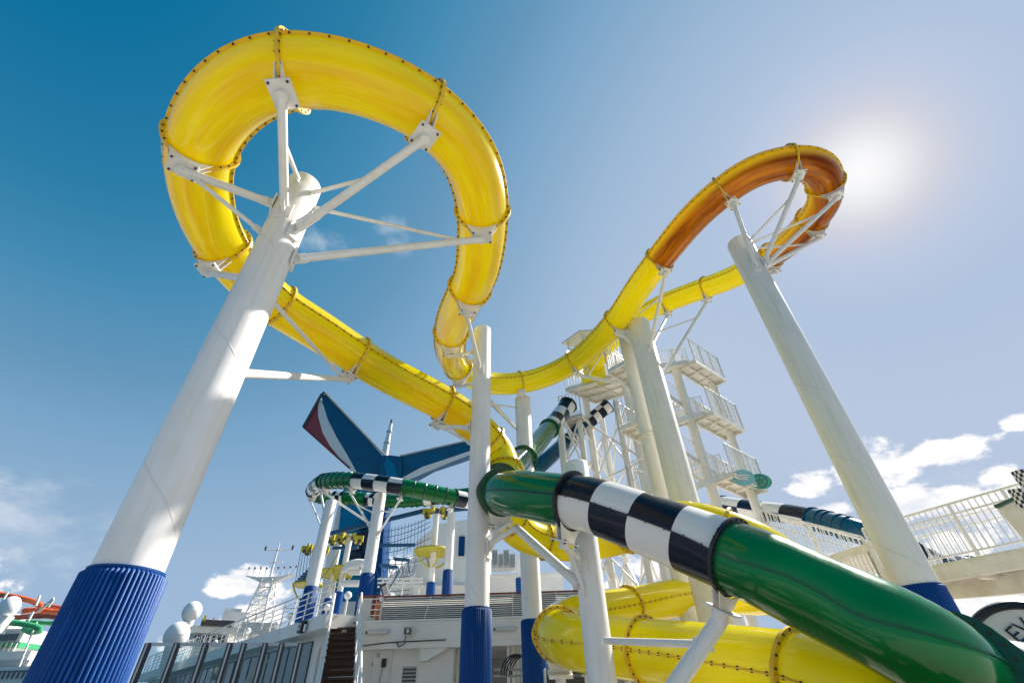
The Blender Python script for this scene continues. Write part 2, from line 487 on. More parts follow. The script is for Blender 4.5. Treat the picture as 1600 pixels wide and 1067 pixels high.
# ---------------------------------------------------------------- mesh builder
class MB:
    def __init__(s):
        s.v = []
        s.f = []
        s.uv = {}

    def prism(s, poly, off):
        """closed prism: polygon (world points) extruded by off"""
        n = len(poly)
        b = len(s.v)
        off = Vector(off)
        s.v += [Vector(p) for p in poly] + [Vector(p) + off for p in poly]
        s.f.append([b + i for i in range(n)][::-1])
        s.f.append([b + n + i for i in range(n)])
        for i in range(n):
            j = (i + 1) % n
            s.f.append([b + i, b + j, b + n + j, b + n + i])
        return s

    def box(s, c, sx, sy, sz, ax=None):
        c = Vector(c)
        X, Y, Z = ax if ax else (Vector((1, 0, 0)), Vector((0, 1, 0)), Vector((0, 0, 1)))
        X = X * sx / 2
        Y = Y * sy / 2
        Z = Z * sz / 2
        return s.prism([c - X - Y - Z, c + X - Y - Z, c + X + Y - Z, c - X + Y - Z], Z * 2)

    def beam(s, a, b, w, h, up=Vector((0, 0, 1))):
        a = Vector(a)
        b = Vector(b)
        d = (b - a)
        L = d.length
        d.normalize()
        X = d.cross(up)
        if X.length < 1e-3:
            X = d.cross(Vector((1, 0, 0)))
        X.normalize()
        U = X.cross(d)
        return s.box((a + b) / 2, w, L, h, (X, d, U))

    def cyl(s, a, b, r, r2=None, n=12, caps=True):
        a = Vector(a)
        b = Vector(b)
        r2 = r if r2 is None else r2
        d = (b - a).normalized()
        X = d.orthogonal().normalized()
        Y = d.cross(X)
        k = len(s.v)
        L = (b - a).length
        for i in range(n):
            q = X * cos(2 * pi * i / n) + Y * sin(2 * pi * i / n)
            s.v.append(a + q * r)
            s.v.append(b + q * r2)
        for i in range(n):
            j = (i + 1) % n
            s.uv[len(s.f)] = [(i / n, 0), ((i + 1) / n, 0), ((i + 1) / n, L), (i / n, L)]
            s.f.append([k + 2 * i, k + 2 * j, k + 2 * j + 1, k + 2 * i + 1])
        if caps:
            s.f.append([k + 2 * i for i in range(n)][::-1])
            s.f.append([k + 2 * i + 1 for i in range(n)])
        return s

    def tube(s, pts, r, n=8, closed=False):
        pts = [Vector(p) for p in pts]
        m = len(pts)
        k = len(s.v)
        prev = None
        for i, p in enumerate(pts):
            if closed:
                d = (pts[(i + 1) % m] - pts[i - 1]).normalized()
            else:
                d = (pts[min(i + 1, m - 1)] - pts[max(i - 1, 0)]).normalized()
            X = d.orthogonal().normalized() if prev is None else (prev - d * prev.dot(d)).normalized()
            prev = X
            Y = d.cross(X)
            for j in range(n):
                s.v.append(p + (X * cos(2 * pi * j / n) + Y * sin(2 * pi * j / n)) * r)
        for i in range(m if closed else m - 1):
            i2 = (i + 1) % m
            for j in range(n):
                j2 = (j + 1) % n
                s.f.append([k + i * n + j, k + i * n + j2, k + i2 * n + j2, k + i2 * n + j])
        if not closed:
            s.f.append([k + j for j in range(n)][::-1])
            s.f.append([k + (m - 1) * n + j for j in range(n)])
        return s

    def lathe(s, c, axis, prof, n=24):
        """prof: (radius, height along axis)"""
        c = Vector(c)
        d = Vector(axis).normalized()
        X = d.orthogonal().normalized()
        Y = d.cross(X)
        k = len(s.v)
        m = len(prof)
        for i in range(n):
            q = X * cos(2 * pi * i / n) + Y * sin(2 * pi * i / n)
            for r, h in prof:
                s.v.append(c + d * h + q * r)
        for i in range(n):
            i2 = (i + 1) % n
            for j in range(m - 1):
                s.uv[len(s.f)] = [(i / n, prof[j][1]), ((i + 1) / n, prof[j][1]), ((i + 1) / n, prof[j + 1][1]), (i / n, prof[j + 1][1])]
                s.f.append([k + i * m + j, k + i2 * m + j, k + i2 * m + j + 1, k + i * m + j + 1])
        return s

    def sphere(s, c, r, n=24, sq=1.0):
        return s.lathe(Vector(c), (0, 0, 1), [(max(1e-4, r * sin(pi * i / 16)), -r * sq * cos(pi * i / 16)) for i in range(17)], n)

    def mesh(s, name, m, origin, smooth=True, angle=32):
        me = bpy.data.meshes.new(name)
        o = Vector(origin)
        me.from_pydata([p - o for p in s.v], [], s.f)
        if s.uv:
            l = me.uv_layers.new(name='UVMap')
            for fi, p in enumerate(me.polygons):
                if fi in s.uv:
                    for q, li in enumerate(p.loop_indices):
                        l.data[li].uv = s.uv[fi][q]
        me.materials.append(MT[m] if isinstance(m, str) else m)
        me.validate()
        bm = bmesh.new()
        bm.from_mesh(me)
        bmesh.ops.recalc_face_normals(bm, faces=bm.faces)
        bm.to_mesh(me)
        bm.free()
        if smooth:
            me.shade_smooth()
            me.set_sharp_from_angle(angle=radians(angle))
        return me

    def obj(s, name, m, parent=None, smooth=True, angle=32, label=None, kind=None):
        o0 = world_of(parent)
        me = s.mesh(name, m, o0, smooth, angle)
        o = bpy.data.objects.new(name, me)
        C.objects.link(o)
        if parent is not None:
            o.parent = parent
        if label:
            o['label'] = label
        if kind:
            o['kind'] = kind
        return o


def world_of(o):
    v = Vector((0, 0, 0))
    while o is not None:
        v += o.location
        o = o.parent
    return v


def thing(name, label, cat, loc=(0, 0, 0), group=None):
    o = bpy.data.objects.new(name, None)
    o.empty_display_size = 0.3
    C.objects.link(o)
    o.location = loc
    o['label'] = label
    o['category'] = cat
    if group:
        o['group'] = group
    return o


def tagm(o, label, cat, group=None):
    o['label'] = label
    o['category'] = cat
    if group:
        o['group'] = group
    return o


def shared(name, me, parent, at):
    """another object using mesh data me (built about the origin) at world point at"""
    o = bpy.data.objects.new(name, me)
    C.objects.link(o)
    o.parent = parent
    o.location = Vector(at) - world_of(parent)
    return o


def copy_tree(o, parent=None):
    c = o.copy()
    C.objects.link(c)
    c.parent = parent
    for ch in list(o.children):
        copy_tree(ch, c)
    return c


# ---------------------------------------------------------------- tube slides
def catmull(pts, step=0.12):
    P = [Vector(p) for p in pts]
    P = [P[0] * 2 - P[1]] + P + [P[-1] * 2 - P[-2]]
    out = []
    for i in range(1, len(P) - 2):
        p0, p1, p2, p3 = P[i - 1:i + 3]
        m = 40
        t0 = 0
        t1_ = t0 + max(1e-3, (p1 - p0).length) ** .5
        t2_ = t1_ + max(1e-3, (p2 - p1).length) ** .5
        t3_ = t2_ + max(1e-3, (p3 - p2).length) ** .5
        for k in range(m):
            t = t1_ + (t2_ - t1_) * k / m
            A1 = p0 * ((t1_ - t) / (t1_ - t0)) + p1 * ((t - t0) / (t1_ - t0))
            A2 = p1 * ((t2_ - t) / (t2_ - t1_)) + p2 * ((t - t1_) / (t2_ - t1_))
            A3 = p2 * ((t3_ - t) / (t3_ - t2_)) + p3 * ((t - t2_) / (t3_ - t2_))
            B1 = A1 * ((t2_ - t) / (t2_ - t0)) + A2 * ((t - t0) / (t2_ - t0))
            B2 = A2 * ((t3_ - t) / (t3_ - t1_)) + A3 * ((t - t1_) / (t3_ - t1_))
            out.append((B1 * ((t2_ - t) / (t2_ - t1_)) + B2 * ((t - t1_) / (t2_ - t1_)), i - 1 + k / m))
    out.append((P[-2], float(len(pts) - 1)))
    # smooth the survey noise along the run
    q = [p for p, _ in out]
    for it in range(3):
        w = 14
        cs = [Vector((0, 0, 0))]
        for p in q:
            cs.append(cs[-1] + p)
        nq = []
        for i in range(len(q)):
            h = min(w, i, len(q) - 1 - i)
            nq.append((cs[i + h + 1] - cs[i - h]) / (2 * h + 1))
        q = nq
    prm = [a for _, a in out]
    # even arc-length samples
    L = [0.0]
    for i in range(1, len(q)):
        L.append(L[-1] + (q[i] - q[i - 1]).length)
    n = max(4, int(L[-1] / step))
    res = []
    j = 0
    for k in range(n + 1):
        s = L[-1] * k / n
        while j < len(L) - 2 and L[j + 1] < s:
            j += 1
        f = (s - L[j]) / max(1e-9, L[j + 1] - L[j])
        res.append((q[j].lerp(q[j + 1], f), prm[j] + (prm[j + 1] - prm[j]) * f, s))
    return res


class Path:
    def __init__(s, pts, step=0.12):
        r = catmull(pts, step)
        s.p = [a for a, _, _ in r]
        s.t = [b for _, b, _ in r]
        s.s = [c for _, _, c in r]
        n = len(s.p)
        s.T = [(s.p[min(i + 1, n - 1)] - s.p[max(i - 1, 0)]).normalized() for i in range(n)]
        s.S = []
        for T in s.T:
            x = T.cross(Vector((0, 0, 1)))
            if x.length < 0.15 and s.S:
                x = s.S[-1] - T * s.S[-1].dot(T)
            s.S.append(x.normalized())
        for it in range(4):
            s.S = [((s.S[max(i - 1, 0)] + s.S[i] * 2 + s.S[min(i + 1, n - 1)])).normalized() for i in range(n)]
        s.U = []
        for i in range(n):
            s.S[i] = (s.S[i] - s.T[i] * s.S[i].dot(s.T[i])).normalized()
            s.U.append(s.S[i].cross(s.T[i]).normalized())

    def idx(s, t):
        return min(range(len(s.t)), key=lambda i: abs(s.t[i] - t))

    def near(s, px, py, lo=0, hi=1e9):
        """sample whose direction from the eye is nearest to the surveyed one"""
        r = ray(px, py)
        c = [i for i in range(len(s.p)) if lo <= s.t[i] <= hi]
        return max(c, key=lambda i: (s.p[i] - EYE).normalized().dot(r))


def tube_mesh(P, i0, i1, R, n=36):
    mb_v = []
    for i in range(i0, i1 + 1):
        for j in range(n):
            a = 2 * pi * j / n
            mb_v.append(P.p[i] + (P.S[i] * cos(a) + P.U[i] * sin(a)) * R)
    return mb_v


def tube_section(root, P, i0, i1, R, m, n=36, name='tube_section', label=None):
    me = bpy.data.meshes.new(name)
    org = world_of(root)
    v = [q - org for q in tube_mesh(P, i0, i1, R, n)]
    f = []
    uv = []
    un = []
    Ls = P.s[i1] - P.s[i0]
    for i in range(i1 - i0):
        for j in range(n):
            j2 = (j + 1) % n
            f.append([i * n + j, (i + 1) * n + j, (i + 1) * n + j2, i * n + j2])
            sa, sb = P.s[i0 + i], P.s[i0 + i + 1]
            uv.append([(sa, j / n), (sb, j / n), (sb, (j + 1) / n), (sa, (j + 1) / n)])
            ua, ub = (sa - P.s[i0]) / Ls * 0.9999, (sb - P.s[i0]) / Ls * 0.9999
            un.append([(ua, j / n), (ub, j / n), (ub, (j + 1) / n), (ua, (j + 1) / n)])
    me.from_pydata(v, [], f)
    l1 = me.uv_layers.new(name='UVMap')
    l2 = me.uv_layers.new(name='unit')
    for fi, p in enumerate(me.polygons):
        for q, li in enumerate(p.loop_indices):
            l1.data[li].uv = uv[fi][q]
            l2.data[li].uv = un[fi][q]
    me.materials.append(MT[m])
    me.shade_smooth()
    o = bpy.data.objects.new(name, me)
    C.objects.link(o)
    o.parent = root
    if label:
        o['label'] = label
    return o


def side_flanges(sec, P, i0, i1, R, w, m, bolts=0.22, bs=0.016):
    """two bolted seams along a section, sub-parts of that section"""
    for sgn in (1, -1):
        b = MB()
        k = 0
        idx = list(range(i0, i1 + 1))
        for i in idx:
            S, U, p = P.S[i] * sgn, P.U[i], P.p[i]
            b.v += [p + S * (R - .012) - U * .009, p + S * (R + w) - U * .009, p + S * (R + w) + U * .009, p + S * (R - .012) + U * .009]
        for a in range(len(idx) - 1):
            for q in range(4):
                q2 = (q + 1) % 4
                b.f.append([a * 4 + q, a * 4 + q2, a * 4 + 4 + q2, a * 4 + 4 + q])
        b.f.append([3, 2, 1, 0])
        e = (len(idx) - 1) * 4
        b.f.append([e, e + 1, e + 2, e + 3])
        b.obj('side_flange', m, sec)
    if bolts:
        b = MB()
        L = P.s[i1] - P.s[i0]
        nb = max(2, int(L / bolts))
        for k in range(nb):
            s = P.s[i0] + L * (k + .5) / nb
            i = min(range(i0, i1 + 1), key=lambda q: abs(P.s[q] - s))
            for sgn in (1, -1):
                c = P.p[i] + P.S[i] * sgn * (R + w * .55)
                b.cyl(c - P.U[i] * .026, c + P.U[i] * .026, bs, n=6)
        b.obj('seam_bolts', 'bolt', sec, kind='stuff', smooth=False)


def ring_flange(root, P, i, R, w, m, th=0.05, nb=22, bs=0.017):
    p, T, S, U = P.p[i], P.T[i], P.S[i], P.U[i]
    b = MB()
    n = 40
    for j in range(n):
        a = 2 * pi * j / n
        q = S * cos(a) + U * sin(a)
        # half-shell ears stand a little prouder at the side seams
        ww = w * (1.0 + 0.45 * max(0, abs(cos(a)) - .93) / .07)
        b.v += [p + q * (R - .02) - T * th / 2, p + q * (R + ww) - T * th / 2, p + q * (R + ww) + T * th / 2, p + q * (R - .02) + T * th / 2]
    for j in range(n):
        j2 = (j + 1) % n
        for k in range(4):
            k2 = (k + 1) % 4
            b.f.append([j * 4 + k, j * 4 + k2, j2 * 4 + k2, j2 * 4 + k])
    o = b.obj('ring_flange', m, root)
    if nb:
        c = MB()
        for j in range(nb):
            a = 2 * pi * (j + .5) / nb
            q = p + (S * cos(a) + U * sin(a)) * (R + w * .58)
            c.cyl(q - T * (th / 2 + .014), q + T * (th / 2 + .014), bs, n=6)
        c.obj('ring_bolts', 'bolt', o, kind='stuff', smooth=False)
    return o


def slide(root, P, R, segs, w_side=.05, w_ring=.065, n=36, bolts=.22, nb=22, ribs=None, bs=.016, big={}):
    """segs: list of (param start, param end, tube material, flange material)"""
    first = True
    for a, b_, m, fm in segs:
        i0, i1 = P.idx(a), P.idx(b_)
        if i1 - i0 < 1:
            continue
        sec = tube_section(root, P, i0, i1, R, m, n)
        side_flanges(sec, P, i0, i1, R, w_side, fm, 0 if m.startswith('green') else bolts, bs)
        if ribs and ribs.get(m):
            L = P.s[i1] - P.s[i0]
            k = max(2, int(L / ribs[m]))
            bb = MB()
            for q in range(1, k):
                s = P.s[i0] + L * q / k
                i = min(range(i0, i1 + 1), key=lambda z: abs(P.s[z] - s))
                bb2 = [P.p[i] + (P.S[i] * cos(2 * pi * j / 24) + P.U[i] * sin(2 * pi * j / 24)) * (R + .02) for j in range(24)]
                rb = MB()
                rb.tube(bb2, .035, n=5, closed=True)
                rb.obj('stiffening_rib', fm, sec)
        if first:
            ring_flange(root, P, i0, R, w_ring, fm, nb=nb)
            first = False
        ring_flange(root, P, i1, R, big.get(round(b_, 3), w_ring), fm, nb=nb)


# ---------------------------------------------------------------- the setting
def struct(name, b, m, **k):
    o = b.obj(name, m, **k)
    o['kind'] = 'structure'
    return o


struct('sea', MB().box((0, 0, -30.2), 24000, 24000, .4), 'sea', smooth=False)
# main deck, built of planks in the material; it carries every column
struct('main_deck', MB().box((2, 16, -.2), 40, 52, .4), 'teak', smooth=False)
struct('deck_coating', MB().box((4, 9, .006), 22, 20, .012), 'blue_deck', smooth=False)
struct('hull', MB().box((2, 16, -15.2), 39.6, 51.6, 29.5), 'ship', smooth=False)


# ---------------------------------------------------------------- columns
def ribbed_pad(b, x, y, r, z0, z1, ribs=52):
    n = ribs * 6
    prof = []
    k = len(b.v)
    zs = [(z0, 0), (z0 + .02, 1), (z1 - .03, 1), (z1, .35)]
    for z, e in zs:
        for j in range(n):
            a = 2 * pi * j / n
            w = abs(sin(ribs * a / 2)) ** .6
            rr = r - .008 + .026 * w * e - (0.02 if e < .5 else 0)
            b.v.append(Vector((x + cos(a) * rr, y + sin(a) * rr, z)))
    for i in range(len(zs) - 1):
        for j in range(n):
            j2 = (j + 1) % n
            b.f.append([k + i * n + j, k + i * n + j2, k + (i + 1) * n + j2, k + (i + 1) * n + j])
    b.f.append([k + 3 * n + j for j in range(n)])
    return b


class Column:
    def __init__(s, label, px, py, H, D, ztop, padtop=None, mat_='shaft', group='white columns carrying the slides', z0=0.0, seg=40, joints=(), ribs=52, cap=True):
        q = VH(px, py, H)
        s.x, s.y, s.R, s.z = q.x, q.y, D / 2, ztop
        s.root = thing('support_column', label, 'column', (q.x, q.y, z0), group)
        b = MB()
        b.lathe((s.x, s.y, 0), (0, 0, 1), [(s.R, z0), (s.R, ztop - .05), (s.R - .012, ztop - .012), (s.R - .04, ztop), (0.001, ztop + .03)], seg)
        b.obj('shaft', mat_, s.root, angle=50)
        for zj in joints:
            j = MB().lathe((s.x, s.y, zj), (0, 0, 1), [(s.R, -.09), (s.R + .07, -.09), (s.R + .07, -.05), (s.R + .02, -.05), (s.R + .02, .05), (s.R + .07, .05), (s.R + .07, .09), (s.R, .09)], seg)
            j.obj('bolted_joint', mat_, s.root)
        if padtop:
            ribbed_pad(MB(), s.x, s.y, s.R + .035, z0, padtop, ribs).obj('padding', 'pad', s.root, angle=75)
            MB().cyl((s.x, s.y, padtop), (s.x, s.y, padtop + .02), s.R + .022, n=seg).obj('padding_seal', 'pad', s.root)

    def axis(s, px, py):
        """point of the column axis that shows at image row py"""
        lo, hi = -5.0, 40.0
        for _ in range(40):
            m = (lo + hi) / 2
            v = Vector((s.x, s.y, m)) - EYE
            y = 533.5 - F * v.dot(UP) / v.dot(fwd)
            if y > py:
                lo = m
            else:
                hi = m
        return Vector((s.x, s.y, lo))

    def arm(s, P, i, R, py, brace=None, r=.065, rb=.035, m='white', side=0.0, drop=None):
        p, T, S, U = P.p[i], P.T[i], P.S[i], P.U[i]
        D = (S * sin(side) - U * cos(side)).normalized()   # direction from tube axis to saddle
        X = T.cross(D).normalized()
        for q in (-.05, .05):
            b = MB()
            pl = []
            for k in range(-6, 7):
                a = k / 6 * .62
                pl.append(p + T * q + (D * cos(a) + X * sin(a)) * (R + .04))
            pl += [p + T * q + D * (R + .22) + X * .17, p + T * q + D * (R + .22) - X * .17]
            b.prism(pl, T * .016)
            b.obj('saddle_plate', m, s.root, smooth=False)
        b = MB().box(p + D * (R + .235), .34, .40, .024, (T, X, D))
        b.obj('bearing_plate', m, s.root, smooth=False)
        bb = MB()
        for u_ in (-.13, .13):
            for v_ in (-.16, .16):
                c = p + D * (R + .235) + T * u_ + X * v_
                bb.cyl(c - D * .03, c + D * .04, .017, n=6)
        bb.obj('plate_bolts', 'bolt', s.root, kind='stuff', smooth=False)
        a0 = p + D * (R + .25)
        c = s.axis(0, py)
        dr = Vector((a0.x - c.x, a0.y - c.y, 0)).normalized()
        e = c + dr * (s.R + .0)
        d = (e - a0).normalized()
        st = a0 - Vector((0, 0, 0)) + D * .05
        MB().cyl(a0 - D * .0, a0 + D * .10, .085, n=16).obj('arm_socket', m, s.root)
        MB().cyl(st, e - d * .09, r, n=16).obj('arm', m, s.root)
        # end plates and lug on the column
        tang = dr.cross(Vector((0, 0, 1)))
        MB().box(c + dr * (s.R + .015), .03, .22, .34, (dr, tang, Vector((0, 0, 1)))).obj('column_plate', m, s.root, smooth=False)
        MB().box(e - d * .10, .20, .05, .17, (d, tang, d.cross(tang))).obj('lug', m, s.root, smooth=False)
        if brace:
            f, pyb = brace
            g = st.lerp(e, f)
            cb = s.axis(0, pyb)
            eb = cb + dr * s.R
            db = (eb - g).normalized()
            MB().cyl(g, eb - db * .08, rb, n=12).obj('brace', m, s.root)
            MB().box(eb - db * .05, .16, .03, .11, (db, tang, db.cross(tang))).obj('brace_lug', m, s.root, smooth=False)
            MB().box(g + db * .06, .18, .03, .10, (db, tang, db.cross(tang))).obj('brace_lug', m, s.root, smooth=False)
        return s


def strut(root, a, b, r, m='white', name='strut'):
    a = Vector(a)
    b = Vector(b)
    d = (b - a).normalized()
    o = MB().cyl(a, b, r, n=12).obj(name, m, root)
    return o


# ---------------------------------------------------------------- the yellow tube slide
RY = 0.49
YP = [(928, 572, 17.75), (960, 528, 17.7), (1002, 492, 17.45), (1044, 471, 17.2), (1104, 449, 16.7), (1147, 433, 16.2), (1208, 398, 15.4), (1243, 371, 14.9),
      (1268, 344, 14.5), (1286, 320, 14.35), (1291, 290, 14.3), (1281, 266, 14.3), (1259, 255, 14.3), (1230, 254, 14.3),
      (1179, 267, 14.25), (1131, 298, 14.15), (1079, 344, 14.05), (1030, 406, 13.95), (998, 448, 13.85), (964, 501, 13.75),
      (902, 563, 13.55), (856, 587, 13.3), (815, 598, 13.0), (774, 600, 12.8), (742, 592, 12.5), (713, 573, 12.0), (703, 550, 11.5),
      (705, 514, 10.8), (717, 482, 10.3), (731, 456, 9.95), (745, 428, 9.75), (753, 375, 9.6), (754, 326, 9.5), (748, 290, 9.4),
      (735, 251, 9.3), (706, 211, 9.22), (667, 176, 9.15), (621, 149, 9.1), (570, 129, 9.05), (527, 118, 9.0), (458, 112, 8.95),
      (394, 130, 8.92), (342, 171, 8.9), (313, 225, 8.9), (310, 278, 8.92), (324, 338, 8.95), (347, 383, 8.97), (385, 430, 8.95),
      (432, 476, 8.9), (493, 513, 8.85), (559, 557, 8.75), (615, 590, 8.6), (692, 629, 8.4), (722, 649, 8.25), (762, 684, 7.9),
      (784, 716, 7.4)]
ypts = [VZ(*q) for q in YP]
# below the long straight the tube drops behind the green one and coils down to the deck
yl = [VD(788, 748, 13.4), VD(788, 790, 14.0), VD(804, 826, 14.6), VD(850, 846, 15.4), VD(915, 850, 15.6), VD(985, 832, 14.6), VD(1060, 812, 12.4),
      VD(1135, 832, 11.9), VD(1212, 866, 12.2), VD(1240, 905, 13.6), VD(1200, 930, 15.6), VD(1130, 928, 16.6), VD(1060, 932, 16.4), VD(985, 948, 15.4),
      VD(915, 958, 14.0), VD(872, 978, 12.6), VD(878, 1000, 11.4), VD(945, 1008, 10.7), VD(1005, 1015, 10.2), VD(1100, 1027, 9.3), VD(1190, 1043, 8.6),
      VD(1262, 1056, 8.2), VD(1340, 1085, 7.9), VD(1450, 1130, 7.6), VD(1560, 1180, 7.4)]
ny = len(ypts)
YPATH = Path(ypts + yl, .11)
yellow = thing('yellow_tube_slide', 'long yellow tube slide looping high against the sky, coiling down behind the green tube', 'water slide', (ypts[0].x, ypts[0].y, 0))


def yt(px, py, lo, hi):
    return YPATH.t[YPATH.near(px, py, lo, hi)]


yr = [0.0, yt(1041, 472, 2, 4), yt(1104, 449, 3, 5), yt(1207, 399, 5, 7), yt(1268, 344, 7, 9), yt(1288, 286, 9, 11), yt(1231, 254, 12, 14), yt(1131, 298, 14, 16),
      yt(1030, 406, 16, 18), yt(964, 501, 18, 20), yt(896, 566, 19, 21), yt(815, 598, 21, 23), yt(713, 575, 24, 26), yt(705, 520, 26, 28), yt(733, 450, 28, 30),
      yt(754, 328, 31, 33), yt(667, 176, 35, 37), yt(458, 112, 39, 41), yt(313, 225, 42, 44), yt(347, 383, 45, 47), yt(432, 476, 47.5, 49), yt(559, 557, 49, 51),
      yt(692, 629, 51, 53), yt(764, 687, 53, 55), ny - .4, ny + 1.6, ny + 3.0, ny + 5.0, ny + 7.0, ny + 9.2, ny + 11.2, ny + 13.0, ny + 15.6, ny + 18.0, ny + 20.9, ny + 24]
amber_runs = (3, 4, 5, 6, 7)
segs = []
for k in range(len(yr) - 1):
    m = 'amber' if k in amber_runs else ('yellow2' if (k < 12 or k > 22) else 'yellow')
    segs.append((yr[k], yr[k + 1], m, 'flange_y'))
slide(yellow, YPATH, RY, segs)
sb = MB().box(ypts[0] - YPATH.T[0] * .25 + Vector((0, 0, -.1)), 1.2, .9, 1.5, (YPATH.S[0], YPATH.T[0], YPATH.U[0]))
sb.obj('start_box', 'yellow2', yellow)


def yi(k):
    return YPATH.idx(yr[k])


# ---------------------------------------------------------------- the big green and chequered tube slide
RG = 0.46
GP = [VD(888, 632, 27.2), VD(870, 655, 26.2), VD(846, 684, 23.3), VD(822, 712, 20), VD(798, 738, 16), VD(779, 756, 13.0),
      VD(776, 768, 11.4), VD(790, 770, 10.5), VD(819, 771, 9.75), VD(866, 779, 9.05), VD(918, 786, 8.6), VD(985, 809, 8.1), VD(1058, 836, 7.75),
      VD(1137, 866, 7.45), VD(1202, 893, 7.15), VD(1267, 925, 7.1), VD(1333, 955, 7.05), VD(1400, 988, 6.95), VD(1452, 1018, 7.0), VD(1490, 1046, 7.4),
      VD(1516, 1080, 8.1), VD(1528, 1120, 9.0)]
GPATH = Path(GP, .1)
green = thing('green_tube_slide', 'green tube slide with a black and white chequered run sweeping down towards the right foreground', 'water slide', (GP[0].x, GP[0].y, 0))


def gt(px, py, lo, hi):
    return GPATH.t[GPATH.near(px, py, lo, hi)]


g1_, g2_, g3_ = gt(893, 783, 8.5, 10.5), gt(1145, 868, 11, 15), gt(1490, 1046, 17, 20)
g0_ = gt(785, 769, 6, 8)
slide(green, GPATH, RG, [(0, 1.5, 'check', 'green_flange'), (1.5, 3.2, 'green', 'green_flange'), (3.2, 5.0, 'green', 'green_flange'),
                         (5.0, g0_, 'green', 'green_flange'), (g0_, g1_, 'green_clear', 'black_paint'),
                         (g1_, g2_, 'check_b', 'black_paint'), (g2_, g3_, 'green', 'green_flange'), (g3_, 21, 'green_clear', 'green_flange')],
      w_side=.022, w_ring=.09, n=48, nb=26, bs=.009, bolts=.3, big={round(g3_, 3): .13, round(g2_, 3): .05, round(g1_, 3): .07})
print('green rings', g0_, g1_, g2_, g3_)

# ---------------------------------------------------------------- support columns
colL = Column('thickest white column at left, under the big yellow loop, with blue ribbed padding round its foot', 205, 880, 5.76, .566, 8.85, 2.58)
colM = Column('white column in the middle of the picture with blue ribbed padding, beside the steep yellow S bend', 745, 952, 10.6, .5, 10.55, 3.17)
colM2 = Column('white column just right of the middle one, topped by the yellow tube and half hidden by the green tube', 832, 970, 17.6, .68, 12.45, 3.9)
colR = Column('tall leaning-looking white column at right under the amber loop, blue band at its foot', 1434, 918, 11.8, .70, 12.75, 3.1, 'shaft_cream')
colN = Column('white column in front of the lower yellow tube, right under the chequered run', 921, 900, 9.05, .46, VH(912, 722, 9.05).z, None, joints=())
colT1 = Column('thick cream column standing before the stair tower, front one of a pair', 1066, 770, 14.8, .84, 13.5, None, 'shaft_cream')
colT0 = Column('cream column close behind the thick one before the stair tower, with a bolted collar half way', 1037, 773, 16.2, .70, 14.6, None, 'shaft_cream', joints=(9.3,))

print('colL', colL.x, colL.y)
colL.arm(YPATH, yi(17), RY, 352, (.35, 305))
colL.arm(YPATH, yi(18), RY, 330, (.06, 372))
colL.arm(YPATH, yi(16), RY, 372, (.42, 312))
colL.arm(YPATH, yi(15), RY, 398, (.12, 318))
colL.arm(YPATH, yi(19), RY, 425)
colL.arm(YPATH, yi(21), RY, 562, (.06, 440))
colM.arm(YPATH, yi(14), RY, 585, r=.05)
colM.arm(YPATH, yi(13), RY, 545, (.3, 560), r=.05, rb=.03)
colM.arm(YPATH, yi(12), RY, 588, (.15, 552), r=.05, rb=.03)
colM.arm(YPATH, yi(22), RY, 665, (.1, 690), r=.06)
colR.arm(YPATH, yi(7), RY, 430)
colR.arm(YPATH, yi(6), RY, 422, (.25, 385))
colR.arm(YPATH, yi(5), RY, 420, (.25, 384))
colR.arm(YPATH, yi(4), RY, 418, (.2, 386))
colR.arm(YPATH, yi(3), RY, 424)
colT1.arm(YPATH, yi(8), RY, 555, (.3, 500))
colT1.arm(YPATH, yi(9), RY, 535)
colT1.arm(YPATH, yi(2), RY, 585, (.25, 520))
colT1.arm(YPATH, yi(1), RY, 540)
colT0.arm(YPATH, yi(10), RY, 598, (.2, 512))
# near saddle of the column top under the tube
p = YPATH.p[yi(11)]
MB().box(p - Vector((0, 0, RY + .1)), .5, .3, .16, (YPATH.S[yi(11)], YPATH.T[yi(11)], YPATH.U[yi(11)])).obj('saddle_plate', 'white', colM2.root, smooth=False)
strut(colM2.root, colM.axis(0, 628) + Vector((colM.R, 0, 0)), colM2.axis(0, 668) - Vector((colM2.R, 0, 0)), .07, name='tie')
strut(colM2.root, colM.axis(0, 632) + Vector((colM.R, 0, 0)), colM2.axis(0, 636) - Vector((colM2.R, 0, 0)), .035, name='tie')
gi = lambda t: GPATH.idx(t)
colN.arm(GPATH, gi(g1_), RG, 880, (.3, 930), r=.06, rb=.035)
strut(colN.root, VD(806, 824, 10.3), Vector((colN.x - .2, colN.y - .1, VH(900, 905, 9).z - .1)), .085, name='arm')
strut(colN.root, VD(806, 824, 10.3), colM.axis(0, 850) + Vector((colM.R, 0, 0)), .06, name='arm')
strut(colN.root, VD(800, 815, 10.2), colM.axis(0, 838) + Vector((colM.R, 0, 0)), .035, name='arm')
colM.arm(GPATH, gi(g0_), RG, 862, (.3, 822), r=.06)
